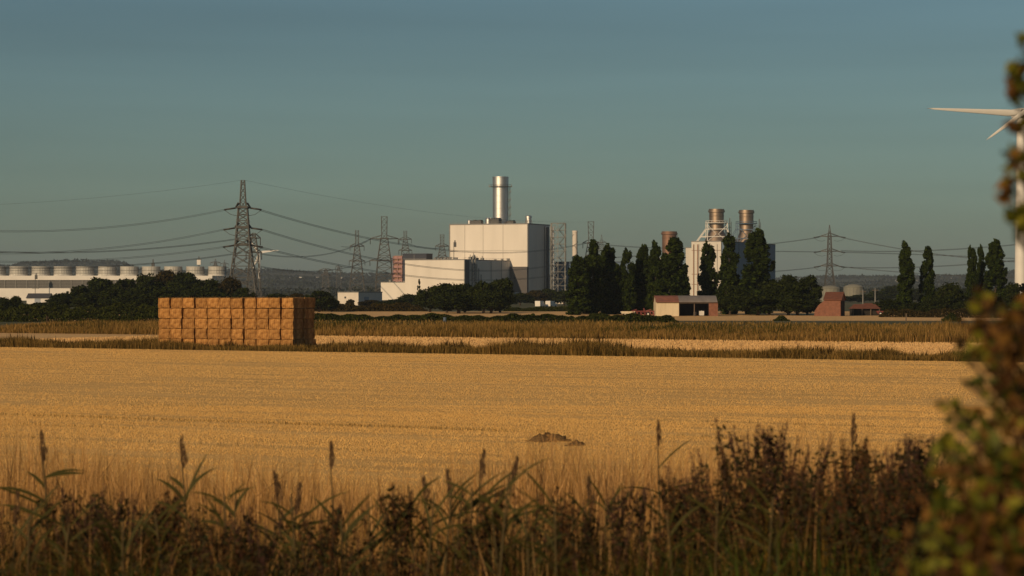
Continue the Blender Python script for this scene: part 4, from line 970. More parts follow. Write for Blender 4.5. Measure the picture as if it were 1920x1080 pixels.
# small things by the verge
drum('small blue barrel at the edge of the dry grass below the dark hedge', px2x(834,415), 415, 0)
m = MB(); m.tube([(0,0,-.3),(.03,0,.7),(.0,.02,1.5)],[.16,.13,.1],8); m.bar((-.25,0,1.1),(.3,0,1.3),.12); o = m.build('stump', M['twig'], None); o.location = (px2x(88,330),330,0.6); tag(o,'dark upright stump in the dry grass at the foot of the left hedge','stump')
m = MB(); m.box(-.09,.09,-.09,.09,-.3,1.4); m.box(-.11,.11,-.11,.11,1.402,1.46); o = m.build('gate_post', M['wood'], None); o.location = (px2x(1699,430),430,0); tag(o,'pale gate post at the foot of the taller slim poplar','post')

# ------------------------------------------------------------------ tanks, mast, far houses
D14 = 1210
def tank(label, pxa, pxb, ytop, D):
    r = (pxb-pxa)/2/F*D; h = py2z(ytop+6,D); ht = py2z(ytop,D)
    t = thing('storage_tank', label, 'tank', (px2x((pxa+pxb)/2,D),D,0), 0, 'pale domed storage tanks')
    m = MB(); m.lathe([(r,-.5),(r,h)],(0,0,0),36); m.build('shell', M['tank'], t)
    m = MB(); m.lathe([(r*1.03,h+.002),(r*.8,h+(ht-h)*.5),(r*.4,h+(ht-h)*.9),(.2,ht)],(0,0,0),36); m.build('dome', M['tank'], t)
    m = MB()
    for i in range(18): a = math.pi*2*i/18; m.bar((r*1.01*math.cos(a),r*1.01*math.sin(a),0),(r*1.01*math.cos(a),r*1.01*math.sin(a),h-.01),.14)
    m.build('rib', M['galv'], t)
tank('pale domed tank just left of the brick barn roof', 1538, 1576, 535, D14)
tank('pale domed tank right of the brick barn roof', 1582, 1619, 532.5, D14+20)
D15 = 1640
t = thing('lamp_mast', 'slim mast with a white lamp cluster above the last fan shroud', 'mast', (px2x(373,D15),D15,0))
h = py2z(481,D15)
m = MB(); m.bar((0,0,-.5),(0,0,h),.6); m.build('pole', M['galvdark'], t); m = MB(); m.box(-1.3,1.3,-1,1,h-5.6,h-2.2); m.build('lamp_cluster', M['white'], t); m = MB(); m.box(-1.6,1.6,-1.2,1.2,h-2.1,h-1.7); m.build('platform', M['galvdark'], t)
t = thing('lattice_mast', 'short dark mast above the seventh fan shroud', 'mast', (px2x(287,D15),D15,0)); h = py2z(486,D15)
m = MB(); m.bar((0,0,-.5),(0,0,h),.7); m.build('pole', M['galvdark'], t); m = MB(); m.box(-1,1,-.8,.8,h-6,h-2.6); m.build('aerial', M['galvdark'], t)

for i,(px,wpx,y0,D) in enumerate([(1683,4.2,523,5600),(1714,6,523,5600),(1723.5,6,522.5,5640),(1757,6,518.5,6150),(1768,6,519,6150),(1778,5,518.5,6160),(1789,6.5,519,6150),(1801,6.5,519.5,6140)]):
    x = px2x(px,D); z = hz(x,D); w = wpx/F*D
    nm = ['white house standing alone, leftmost of those on the far ridge','white house right of the taller poplar of the pair on the ridge','white house touching the left of the shorter poplar on the ridge','far white house nearest the right of the shorter poplar','second far white house right of the shorter poplar','smallest far white house in the middle of the ridge row','wide far white house, last but one of the ridge row','last far white house of the ridge row, left of the poplar trio'][i]
    gable_house('house', nm, (x,D,z-.5), R([90,80,100,90,84,95,90,88][i]), 8, max(w,6)*.85, 4.2 if i<3 else 3.0, 2.2, M['drum'], M['tile'] if i%2 else M['slate'], False, True)
for i,(px,wpx,D) in enumerate([(546,6,5500),(566,9,5480),(598,8,5520),(642,6,5600),(666,9,5480)]):
    x = px2x(px,D); z = hz(x,D); nm = f"tiny pale far farmhouse on the dark hillside beyond the pylons, {ordw[i]} from the left"
    gable_house('house', nm, (x,D,z+3), R(90), 6, wpx*.6/F*D, 3.2, 1.8, M['drum'], M['slate'], False, False)

# ------------------------------------------------------------------ pylons and lines
def lattice(m, lv, w, bw):
    """lv: (z, half width x, half depth y)"""
    for k in range(len(lv)-1):
        z0,a0,b0 = lv[k]; z1,a1,b1 = lv[k+1]
        c0 = [(-a0,-b0,z0),(a0,-b0,z0),(a0,b0,z0),(-a0,b0,z0)]; c1 = [(-a1,-b1,z1),(a1,-b1,z1),(a1,b1,z1),(-a1,b1,z1)]
        for i in range(4):
            j = (i+1)%4; m.bar(c0[i],c1[i],w); m.bar(c1[i],c1[j],bw); m.bar(c0[i],c1[j],bw); m.bar(c0[j],c1[i],bw)
def pylon(label, px, D, ytop, arms, base, top, twin=0, rz=0.0, sc=1.0, tension=False, waist=None):
    """arms: (y pixel, half length m); returns arm heights"""
    t = thing('pylon', label, 'pylon', (px2x(px,D),D,0), rz, 'electricity pylons'); H = py2z(ytop,D)
    za = [py2z(y,D) for y,_ in arms]; zlow = min(za); hw = base
    waist = waist or top*1.9
    lv = [(-.5,base,base)]
    n = 5
    for i in range(1,n+1): s = (i/n)**.85; lv.append((zlow*s, base+(waist-base)*s, base+(waist-base)*s))
    zu = max(za); k = max(2, len(za)*2)
    for i in range(1,k+1): s = i/k; lv.append((zlow+(zu-zlow)*s, waist+(top-waist)*s, waist+(top-waist)*s))
    m = MB(); lattice(m, lv, .34*sc, .17*sc); m.build('tower_body', M['pylon'], t)
    m = MB()
    if twin:
        nn = 4
        lv2 = [(zu+(H-zu)*i/nn, top*.72+(twin-top*.72)*i/nn, top*.72+(twin-top*.72)*i/nn) for i in range(nn+1)]; lattice(m, lv2, .28*sc, .12*sc)
    else: lattice(m, [(zu,top,top),((zu+H)/2,top*.5,top*.5),(H,.08,.08)], .26*sc, .12*sc)
    m.build('peak', M['pylon'], t)
    for (y,L),z in zip(arms,za):
        m = MB(); b = top*1.2
        for s in (-1,1):
            for q_ in (-1,1):
                m.bar((s*b*.8,q_*b,z),(s*L,0,z+.2),.42*sc); m.bar((s*b*.8,q_*b,z+2.0),(s*L,0,z+.3),.34*sc)
            for k_ in (.35,.65): m.bar((s*(b+(L-b)*k_),b*(1-k_),z),(s*(b+(L-b)*k_),-b*(1-k_),z+2*(1-k_)),.14*sc); m.bar((s*(b+(L-b)*k_),-b*(1-k_),z),(s*(b+(L-b)*k_),b*(1-k_),z+2*(1-k_)),.14*sc)
        m.bar((-b,-b,z+.3),(b,-b,z+.3),.7*sc); m.bar((-b,b,z+.3),(b,b,z+.3),.7*sc)
        a = m.build('crossarm', M['pylon'], t)
        for s in (-1,1):
            m = MB()
            if tension:
                m.tube([(s*L,0,z),(s*(L+4.6),0,z-.7)],.34,8); a2 = m.build('insulator', M['insul'], a)
                m = MB(); m.tube([(s*(L+4.6),0,z-.7),(s*(L+2),0,z-2.6),(s*(L-1),0,z-3.2),(s*(L-3.2),0,z-2.6)],.10,5); m.build('jumper_loop', M['wire'], a)
            else:
                for q_ in (1,): m.tube([(s*L,0,z+.2),(s*L,0,z-3.2)],.22,6)
                m.build('insulator', M['insul'], a)
    return t
pylon('tallest nearest tension pylon with three arms, behind the straw stack', 455.5, 970, 338, [(390,2.9),(427.5,3.2),(460,3.4)], 6.2, 1.75, twin=.65, sc=1.3, tension=True, waist=2.9)
pylon('slimmer pylon standing just behind the right leg of the tallest one', 476, 1120, 437, [(447,3.0),(474,3.6)], 3.6, 1.0, twin=.8, sc=.9)
pylon('pylon with a flat twin top, in front of the pink intake tower', 720.5, 1451, 406, [(448,8.4),(489,8.6)], 5.6, 2.1, twin=1.7, sc=1.1)
pylon('pylon with a narrow flat top, left neighbour of the twin-topped one', 669.5, 1785, 432, [(462,5.2),(490,5.8)], 6.4, 1.6, twin=1.2, sc=1.2)
pylon('thin hazy pylon between the twin-topped pylon and the boiler house', 760, 1985, 433, [(449,5.0),(470,5.4)], 5.6, 1.5, twin=1.3, sc=1.1)
pylon('small pylon rising over the low hall roof beside the boiler house', 829, 1900, 440, [(462,5.2),(484,5.4)], 6.0, 1.7, twin=1.5, sc=1.3)
pylon('square-topped pylon rising behind the left poplars', 1108, 1560, 415.5, [(456,5.2),(486,5.6)], 6, 2.0, twin=1.9, sc=1.1)
pylon('faint thin pylon right of the square-topped one', 1128, 2300, 440, [(455,4.4),(470,4.8)], 5, 1.2, sc=1.0)
pylon('tapered three-armed pylon standing behind the brick barn', 1555.5, 1640, 422, [(443.5,6.2),(471.5,6.0),(499,6.0)], 4.4, 1.05, sc=1.35, tension=True, waist=1.7)
pylon('tiny far pylon left of the tallest one', 404, 3300, 485, [(493,7),(500,7)], 5, 1.3, sc=1.6)
pylon('tiny far pylon right of the short far one, left of the tallest', 421, 3600, 487, [(495,6),(502,6)], 5, 1.2, sc=1.4)
pylon('tiny hazy pylon low on the hillside right of the straw stack', 611, 2500, 503, [(507,7),(516,5)], 4, 1.5, sc=1.6)
pylon('very thin far pylon left of the narrow-topped one', 635, 3000, 495, [(501,4),(508,4)], 3.6, 1.1, sc=1.2)

def cable(label, p, q, sag, r=.095, twin=.5, n=28):
    m = MB(); p = Vector(p); q = Vector(q); pts = []
    for i in range(n+1):
        s = i/n; v = p.lerp(q,s); v.z -= sag*4*s*(1-s); pts.append(v)
    if twin:
        for dz in (-twin/2,twin/2): m.tube([v+Vector((0,0,dz)) for v in pts],r,5)
    else: m.tube(pts,r,5)
    o = m.build('power_cable', M['wire'], None); return tag(o,label,'cable','overhead power cables')
lev = ['top','middle','lowest']
P1R = [(487,393.5),(489,430),(485,463)]; P1L = [(424,393),(421,430),(423,462.5)]
for i in range(3):
    x,y = P1R[i]; e = [(1098,456),(1098,484),(1098,505)][i]
    cable(f"{lev[i]} cable falling right from the tallest pylon to the boiler house front", at(x,y,970), at(*e,1560), [11,12,10][i])
    x,y = P1L[i]; e = [(-60,432),(-60,474),(-60,489)][i]
    cable(f"{lev[i]} cable running left from the tallest pylon out over the cooling plant", at(x,y,970), at(*e,900), [3.2,3.2,2.4][i], .06, .45)
# rear circuit
for i,(a,b,da,db,sag) in enumerate([((489,476),(694,448),1130,1451,5),((489,500),(694,489),1130,1451,4),((749,449),(829,463),1451,1900,3),((749,490),(829,484),1451,1900,3),((640,462),(694,449),1785,1451,2),
        ((-60,470),(452,447),1000,1120,3),((-60,500),(452,474),1000,1120,3)]):
    nm = ['upper thin cable rising from the slimmer pylon to the twin-topped one','lower thin cable from the slimmer pylon to the twin-topped one','upper cable from the twin-topped pylon to the pylon over the hall roof','lower cable from the twin-topped pylon to the pylon over the hall roof','short cable between the narrow-topped and twin-topped pylons','upper thin cable running left behind the slimmer pylon','lower thin cable running left behind the slimmer pylon'][i]
    cable(nm, at(*a,da), at(*b,db), sag, .09, .4)
cable('long faint earth wire sloping from the tallest pylon top over the boiler house', at(459,338,970), at(1106,416,1560), 5, .035, 0)
cable('faint earth wire leaving the tallest pylon top to the left', at(452,338,970), at(-60,386,900), 1.5, .03, 0)
for i,(a,b,da,db,sag,nm) in enumerate([((1535,445),(1113,457),1640,1560,5,'top cable left of the tapered pylon toward the square-topped one'),((1534,472.5),(1113,486),1640,1560,-2,'middle cable left of the tapered pylon, almost level'),((1535,501),(1250,512),1640,1560,2,'lowest cable left of the tapered pylon'),
        ((1577,445),(2080,496),1640,1500,5,'top cable falling right from the tapered pylon'),((1577,473),(2100,496),1640,1700,-1,'middle cable falling right from the tapered pylon behind the poplars'),((1577,500),(2100,520),1640,1500,3,'lowest cable right of the tapered pylon'),
        ((1577,470),(2060,441),1650,1200,3.2,'cable rising right from the tapered pylon past the white turbine tower'),((1577,501),(2060,470),1650,1200,3.2,'lower cable rising right past the white turbine tower')]):
    cable(nm, at(*a,da), at(*b,db), sag, .10, .4)

# ------------------------------------------------------------------ wind turbines
def turbine(label, px, D, yhub, R_, angs, yaw, rb_, rt_, cham=1.0):
    hub = at(px,yhub,D); t = thing('wind_turbine', label, 'wind turbine', (hub.x,hub.y,0), yaw)
    m = MB(); m.lathe([(rb_,-1),(rb_*.97,2),(rt_,hub.z-1.6)],(0,0,0),36); m.build('tower', M['white'], t)
    m = MB(); m.box(-1.7,1.7,-3.0,6.5,hub.z-1.598,hub.z+1.9); m.build('nacelle', M['white'], t)
    m = MB(); vs = []; nn = 20
    prof = [(1.5,0),(1.55,-.8),(1.3,-1.8),(.8,-2.5),(.1,-2.8)]
    for r_,y in prof:
        for i in range(nn): a = 2*math.pi*i/nn; vs.append((r_*math.cos(a),-3.01+y,hub.z+r_*math.sin(a)))
    fs_ = [(k*nn+i,k*nn+(i+1)%nn,(k+1)*nn+(i+1)%nn,(k+1)*nn+i) for k in range(4) for i in range(nn)]; m.add(vs,fs_,True); m.build('hub', M['galvdark'], t)
    for a in angs:
        m = MB(); vs = []; st = [(0.6,.85,.85,0),(2.0,.85,.8,0),(4.2,.9,1.9,.35),(7,.55,2.2,.3),(.4*R_,.38,1.55,.18),(.7*R_,.22,1.0,.08),(.93*R_,.1,.5,.02),(R_,.03,.06,0)]
        st = [(s,th,ch*cham,tw) for s,th,ch,tw in st]
        ca,sa = math.cos(a),math.sin(a); K = 12
        for s,th,ch,tw in st:
            for i in range(K):
                b = 2*math.pi*i/K; cx = ch*.5*math.cos(b)+ch*.18; ty = th*.5*math.sin(b); c_,s_ = math.cos(tw),math.sin(tw)
                u_ = cx*c_-ty*s_; y_ = cx*s_+ty*c_
                vs.append((s*ca - u_*sa, -4.1+y_, hub.z + s*sa + u_*ca))
        fs_ = [(k*K+i,k*K+(i+1)%K,(k+1)*K+(i+1)%K,(k+1)*K+i) for k in range(len(st)-1) for i in range(K)]+[tuple(range(K)),tuple(reversed(range((len(st)-1)*K,len(st)*K)))]
        m.add(vs,fs_,True); m.build('blade', M['white'], t)
    return t
turbine('big white wind turbine at the right edge, one blade held level', 1914, 1030, 212, 43.4, [R(178.4),R(298.4),R(58.4)], R(10), 2.75, 1.7, 1.35)
turbine('nearer white wind turbine mostly out of sight, one blade tip pointing down left', 1984, 877, 156, 35.2, [R(216.8),R(336.8),R(96.8)], R(6), 2.6, 1.6, 1.3)
turbine('tiny far white wind turbine beside the slimmer pylon', 486.5, 5300, 474.0, 44, [R(7),R(127),R(247)], R(0), 3.0, 2.2, 2.6)

# ------------------------------------------------------------------ foreground on the embankment
m = MB(); rg = np.random.default_rng(12); vs=[]; K=26; L_=10
for k in range(L_+1):
    rr = math.cos(k/L_*math.pi/2); 
    for i in range(K):
        a = 2*math.pi*i/K; n_ = 1+.22*math.sin(3*a+1)+.13*math.sin(7*a+k)+rg.normal(0,.10)
        vs.append((1.25*rr*n_*math.cos(a), .8*rr*n_*math.sin(a), .62*math.sin(k/L_*math.pi/2)*(1+.25*math.sin(2*a+.6)+rg.normal(0,.14))-.05))
m.add(vs,[(k*K+i,k*K+(i+1)%K,(k+1)*K+(i+1)%K,(k+1)*K+i) for k in range(L_) for i in range(K)],True)
o = m.build('earth_heap', M['mound'], None); o.location = (px2x(1026,88),88,-.06); o.scale = (.62,.6,.5)
hp = rng.normal(0,.62,(3600,2))*[1.2,.7]; hp = np.concatenate([hp, .60*np.exp(-(hp**2).sum(1)/.55)[:,None]-.04],1); v,f = blades(hp,rng.uniform(.06,.22,3600),np.full(3600,.016),1.0); lo = link_mesh('loose_straw', np_mesh('loose_straw',v,f), M['wisp'], o); lo['kind'] = 'stuff'
tag(o,'small dark heap of earth and straw at the near edge of the stubble field','heap')
o2 = o.copy(); COL.objects.link(o2); o2.location = (px2x(1080,86),86,-.10); o2.scale = (.66,.5,.38); o2.rotation_euler=(0,0,1.3); lo2 = lo.copy(); COL.objects.link(lo2); lo2.parent = o2
tag(o2,'lower flat heap of earth touching the right of the dark one','heap')

def gzv(d): return np.interp(d, [-40,0,8,30,46,60],[3.7,3.75,3.45,2.05,.05,0])
def fg_pts(n, d0, d1, margin=3.4):
    x,d = field_pts(n,d0,d1,margin,.225); return np.stack([x,d,gzv(d)],1)
# pale dry grass on the slope, then darker rank growth nearer
P = fg_pts(46000, 26, 47, 4); h = (1.60+.22*np.sin(P[:,0]*.7)+.15*np.sin(P[:,0]*1.9+1))*rng.uniform(.5,1.12,len(P))
v,f = blades(P,h,.014*rng.uniform(.6,1.6,len(P)),.20)
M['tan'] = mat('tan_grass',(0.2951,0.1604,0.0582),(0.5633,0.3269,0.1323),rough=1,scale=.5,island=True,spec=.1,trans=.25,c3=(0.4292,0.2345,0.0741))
o = link_mesh('dry_grass', np_mesh('dry_grass',v,f), M['tan']); tag(o,'soft pale dry grass on the bank below the field','grass',kind='stuff')
def prof(x, d):   # uneven height of the rank growth along the bank
    u = x/(d*.212); return np.interp(u,[-1.1,-.85,-.6,-.42,-.3,0,.25,.45,.65,.8,1.1],[.80,.86,.84,.74,.70,.80,.84,.98,1.05,1.0,.95])*(1+.10*np.sin(x*3.1+d)*np.sin(x*1.3+d*.7)+.08*np.sin(x*7.3+1.3*d))
for nm,lab,n,d0,d1,hh,w,mm,ln in [
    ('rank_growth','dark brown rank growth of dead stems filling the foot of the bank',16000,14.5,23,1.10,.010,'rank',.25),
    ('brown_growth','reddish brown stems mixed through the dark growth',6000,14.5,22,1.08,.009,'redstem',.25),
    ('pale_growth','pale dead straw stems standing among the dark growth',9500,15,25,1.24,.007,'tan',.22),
    ('seeding_growth','brown seeding grass behind the dark growth',16000,20,29,1.12,.009,'dry',.20),
    ('olive_growth','olive grass blades mixed through the bank growth',12000,13.5,20,1.06,.011,'olive',.34),
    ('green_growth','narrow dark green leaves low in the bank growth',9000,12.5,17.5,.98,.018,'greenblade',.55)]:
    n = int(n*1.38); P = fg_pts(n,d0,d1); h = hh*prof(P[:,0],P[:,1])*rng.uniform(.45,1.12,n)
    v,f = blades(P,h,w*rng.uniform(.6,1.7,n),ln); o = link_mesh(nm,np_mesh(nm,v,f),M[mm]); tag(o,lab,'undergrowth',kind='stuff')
P = fg_pts(3600,12.5,17.5); h = .98*prof(P[:,0],P[:,1])*rng.uniform(.6,1.12,3600); v,f = blades(P,h,.020*rng.uniform(.6,1.4,3600),.65)
o = link_mesh('broad_green_growth',np_mesh('broad_green_growth',v,f),M['reedleaf']); tag(o,'broader arching green leaves scattered low along the bank','undergrowth',kind='stuff')
# loose seed spikes and small narrow leaves through the growth
def spikes(nm, lab, n, per, d0, d1, size, mm, lo, hi, spread, L):
    n = int(n*1.38); P = fg_pts(n,d0,d1); P[:,2] += prof(P[:,0],P[:,1])*rng.uniform(lo,hi,n); dr = rng.normal(0,.22,(n,3)); dr[:,2] = 1
    s_ = rng.uniform(0,1,(n,per,1)); C_ = (P[:,None,:]+dr[:,None,:]*s_*L*rng.uniform(.5,1.2,(n,1,1))+rng.normal(0,spread,(n,per,3))).reshape(-1,3)
    v,f = leaf_quads(C_,np.full(len(C_),size)); o = link_mesh(nm,np_mesh(nm,v,f),M[mm]); tag(o,lab,'undergrowth',kind='stuff')
spikes('brown_seed_growth','small brown seed spikes among the dark stems',700,44,14.5,23,.0115,'seed',.45,1.0,.012,.16)
spikes('purple_seed_growth','small purple seed spikes among the dark stems',420,44,14.5,22,.0115,'purple',.55,1.02,.012,.18)
spikes('leafy_growth','small dull leaves of low plants among the dark stems',1800,12,12.5,21,.034,'weedleaf',.2,.9,.05,.2)

# ---- reeds, each one a thing: stem, leaves, plume
def leaf_blade(m, p, az, el, L, w, droop, n=6):
    """lanceolate leaf as a folded strip"""
    d = Vector((math.cos(az),math.sin(az),0)); pts = []; q = Vector(p); e = el; roll = .95*(1 if math.cos(az) > 0 else -1)
    side = (Vector((-math.sin(az),math.cos(az),0))*math.cos(roll) + (d*(-math.sin(el))+Vector((0,0,math.cos(el))))*math.sin(roll)).normalized()
    vs = []; 
    for i in range(n+1):
        s = i/n; ww = w*(math.sin(math.pi*min(1,(s*.85+.15)))**.8)*.5*(1 if s<.98 else .1)
        nrm = d*(-math.sin(e))+Vector((0,0,math.cos(e)))
        vs += [q-side*ww+nrm*ww*.3, q, q+side*ww+nrm*ww*.3]
        q = q + (d*math.cos(e)+Vector((0,0,math.sin(e))))*L/n; e -= droop/n
    fs_ = []
    for i in range(n): a=i*3; fs_ += [(a,a+1,a+4,a+3),(a+1,a+2,a+5,a+4)]
    m.add(vs,fs_,True)
def reed(px, py, D, label, plume=True, nleaf=6, seed=0, lw=.04, sway=0.05, leaves=None):
    rg = random.Random(seed); top = at(px,py,D); z0 = gz(D); H = top.z-z0
    t = thing('reed', label, 'reed', (top.x - sway*H, D, z0), 0, 'reeds standing on the bank')
    fn = lambda s: Vector((sway*H*s**1.8, .02*H*math.sin(s*3), H*s))
    pl = .25 if plume else .0
    m = MB(); e = 1-pl*.8/H; m.tube([fn(s*e) for s in np.linspace(0,1,9)], list(np.linspace(.012,.006,9)),6); m.build('stem', M['reedstem'], t)
    spec = leaves or [(rg.uniform(.35,.9), rg.choice([0,math.pi])+rg.uniform(-.7,.7), rg.uniform(.3,1.2), rg.uniform(.3,.5)) for _ in range(nleaf)]
    for s,az,el,L in spec:
        m = MB(); leaf_blade(m, fn(s*e), az, el, L*1.1, lw*.92*rg.uniform(.8,1.2), rg.uniform(.2,.9)); m.build('leaf', M['reedleaf'], t)
    if plume:
        m = MB(); r_ = np.random.default_rng(seed)
        for k in range(46):
            s = r_.uniform(0,1); b = fn(1-pl/H*(1-s)); a = r_.uniform(0,6.28); L = .075*(1-s*.65)*r_.uniform(.6,1.2)
            q = b+Vector((math.cos(a)*L*.36+.012, math.sin(a)*L*.36, L)); m.bar(b,q,.004); 
            m.add([q+Vector((-.004,0,-.02)),q+Vector((.004,0,-.02)),q+Vector((.003,.003,.018)),q+Vector((-.003,-.003,.018))],[(0,1,2,3)])
        m.build('plume', M['plume'], t)
    return t
pi = math.pi
reed(74,815,19,'tall reed with a dark plume and long arching leaves at the far left',True,0,1,.03,-.06,[(.90,.2,.45,.32),(.90,.1,.25,.30),(.84,2.9,.9,.2),(.76,3.1,.55,.45),(.73,3.3,.5,.45),(.66,3.0,.5,.4)])
reed(337,825,19,'leaning reed with three stiff leaves opening like a fan',True,0,2,.032,-.05,[(.80,.15,1.15,.34),(.78,.3,1.25,.42),(.78,2.9,.95,.30),(.86,2.8,.8,.16)])
reed(618,834,20,'lone bare reed with a dark drooping plume',True,1,3,.02,-.03)
reed(512,890,18,'short reed with broad leaves spreading both ways beside the lone plume',True,0,4,.036,-.08,[(.86,.3,.8,.2),(.78,.25,.35,.42),(.74,2.9,.6,.3),(.70,.1,.15,.4),(.6,3.2,.3,.4)])
reed(442,915,18,'small upright reed with a v of green leaves',False,0,5,.034,.02,[(.85,.25,1.3,.2),(.82,2.8,.9,.24),(.72,2.9,.6,.3)])
for i,(px,py,D,pl,sw,lab) in enumerate([(905,850,18.5,True,.05,'reed with a plume leaning right in the middle of the bank'),(967,864,18,True,.10,'reed bent right with a thick dark plume, next to the middle one'),
        (1232,796,21,True,-.02,'tall bare reed with a narrow plume standing out against the field'),(1598,783,20,True,-.01,'thin reed plume high above the dark red docks'),(835,885,18,True,-.08,'reed with bunched leaves leaning left, near the middle'),
        (868,905,17,False,.06,'leafy green reed without a plume, near the middle'),(690,945,17,False,-.03,'small leafy reed with two wide leaves left of the middle'),(655,960,16.5,False,.05,'low leafy reed left of the middle, close to the bottom'),
        (1205,925,17,True,.04,'short reed with a ragged plume right of the middle'),(1100,900,18,True,-.05,'thin reed nodding left between the middle and the docks'),(560,915,18,True,.07,'thin brown reed beside the short broad-leaved one'),
        (790,900,17.5,True,-.10,'reed arching far to the left in the middle group'),(1010,925,17,False,.05,'green reed with narrow leaves right of the bent one'),(1490,1000,15.5,False,-.2,'low reed with one long green leaf pointing right'),
        (250,960,17,False,.04,'narrow green reed among the brown weeds on the left'),(30,930,17,True,.03,'brown plumed reed at the extreme left edge')]):
    reed(px,py,D,lab,pl,5 if not pl else 4,20+i,.03 if not pl else .024,sw)

lr_ = random.Random(77)
rown2 = ['first','second','third','fourth','fifth','sixth','seventh','eighth','ninth','tenth','eleventh','twelfth','thirteenth','fourteenth','fifteenth','sixteenth','seventeenth','eighteenth','nineteenth','twentieth','twenty-first','twenty-second','twenty-third','twenty-fourth']
for i,px in enumerate(sorted([55,130,175,230,290,365,420,545,585,640,725,765,815,850,885,920,955,985,1040,1075,1135,1250,1345,1450])):
    py = lr_.uniform(925,985) if not 760 < px < 1000 else lr_.uniform(885,945)
    spec = [(lr_.uniform(.5,.97), lr_.choice([.15,2.95])+lr_.uniform(-.6,.6), lr_.uniform(.5,1.3), lr_.uniform(.16,.36)) for _ in range(8)]
    reed(px,py,lr_.uniform(14.8,17.5),f"low leafy plumeless reed, {rown2[i]} from the left in the green reed row",False,0,200+i,.021,lr_.uniform(-.1,.1),spec)
# ---- seeding weeds: dock and willowherb, each a thing
def weed(px, py, D, label, mm, seed, spread=.3, nb=14, cat='weed', leafm='weedleaf', dens=1.0):
    rg = np.random.default_rng(seed); top = at(px,py,D); z0 = gz(D); H = top.z-z0
    t = thing('seeding_weed', label, cat, (top.x,D,z0), 0, 'tall seeding weeds on the bank')
    st = MB(); C=[]; Lf=[]
    st.tube([(0,0,0),(.02,0,H*.5),(0,.01,H)],[.010,.007,.003],6)
    spikes = [((0,0,H*.55),(0,0,H))]
    for k in range(nb):
        s = rg.uniform(.25,.85); a = rg.uniform(0,6.28); L = H*(1-s)*rg.uniform(.55,.95)+.12; p = Vector((0,0,H*s)); q = p+Vector((math.cos(a)*spread*L,math.sin(a)*spread*L,L*.55)); r = q+Vector((math.cos(a)*spread*L*.3,math.sin(a)*spread*L*.3,L*.45))
        st.tube([p,q,r],[.005,.004,.002],5); spikes += [(p.lerp(q,.5),q),(q,r)]
    for a_,b_ in spikes:
        a_=np.array(a_); b_=np.array(b_); n_ = int(85*np.linalg.norm(b_-a_)/.25*dens)+6
        u=rg.uniform(0,1,n_)[:,None]; C.append(a_+(b_-a_)*u+rg.normal(0,.010,(n_,3))*[1,1,1.8]); 
        n2 = max(2,n_//5); u=rg.uniform(0,.7,n2)[:,None]; Lf.append(a_+(b_-a_)*u+rg.normal(0,.03,(n2,3)))
    st.build('stalk', M['twig'], t)
    C=np.concatenate(C); v,f=leaf_quads(C,np.full(len(C),.0115),None,rg); link_mesh('seed_head',np_mesh('seed_head',v,f),M[mm],t)
    C=np.concatenate(Lf+[np.stack([rg.normal(0,.07,80),rg.normal(0,.07,80),rg.uniform(.05,.75,80)*H],1)]); v,f=leaf_quads(C,np.full(len(C),.034),None,rg); link_mesh('leaves',np_mesh('leaves',v,f),M[leafm],t)
for i,(px,py,D,mm,sp,nb,lab) in enumerate([
    (1402,806,17.5,'purple',.32,20,'tallest purple-brown bushy weed right of centre'),(1470,826,17.2,'purple',.34,20,'broad purple-brown weed just right of the tallest one'),
    (1436,858,16.5,'seed',.32,16,'brown weed filling the gap between the two purple ones'),(1310,880,17,'purple',.25,12,'slim dull purple weed left of the tallest bushy one'),(1272,905,17,'seed',.25,12,'short brown weed left of the slim purple one'),
    (1360,900,16.5,'seed',.3,14,'short brown bushy weed at the foot of the tallest one'),(1590,850,16,'seed',.42,20,'dark red dock with a heavy seed head leaning left'),(1628,842,16,'seed',.34,18,'dark red dock with two upright heads'),
    (1672,846,15.5,'seed',.3,18,'rusty dock in the middle of the red patch'),(1716,836,15.5,'purple',.32,16,'pinkish spiky weed right of the red docks'),(1750,842,15,'purple',.3,14,'pinkish weed touching the bush'),
    (1652,905,14.5,'seed',.4,18,'low dark red dock in front of the rusty one'),(1705,915,14.5,'seed',.4,18,'low reddish dock by the yellow-green bush foot'),(1560,905,15.5,'seed',.34,14,'low brown dock at the left of the red patch'),
    (1520,900,16.5,'purple',.3,12,'small purple weed between the bushy weeds and the docks'),
    (150,930,17,'purple',.25,12,'dark purple weed near the tall reed at the left'),(205,945,16.5,'purple',.3,14,'bushy purple weed on the left, right of the dark one'),(305,940,17,'seed',.14,8,'dark upright spike below the leaning reed'),(322,950,16.5,'seed',.14,8,'second dark spike close beside the upright one'),
    (90,960,16.5,'seed',.2,10,'brown weed at the foot of the tall left reed'),(395,985,16,'seed',.3,12,'low red-brown weed left of the small upright reed'),(480,975,16,'purple',.3,12,'low purple weed right of the small upright reed'),(600,975,16,'seed',.3,12,'low brown weed below the lone plume'),
    (740,930,17,'seed',.25,12,'brown weed left of the bunched reed'),(930,940,16.5,'seed',.3,14,'brown weed below the bent reed'),(1050,945,16.5,'seed',.3,14,'brown weed right of the bent reed, low down'),(1160,930,16.5,'purple',.3,14,'dull purple weed left of the ragged reed')]):
    weed(px,py,D,lab,mm,100+i,sp,nb)

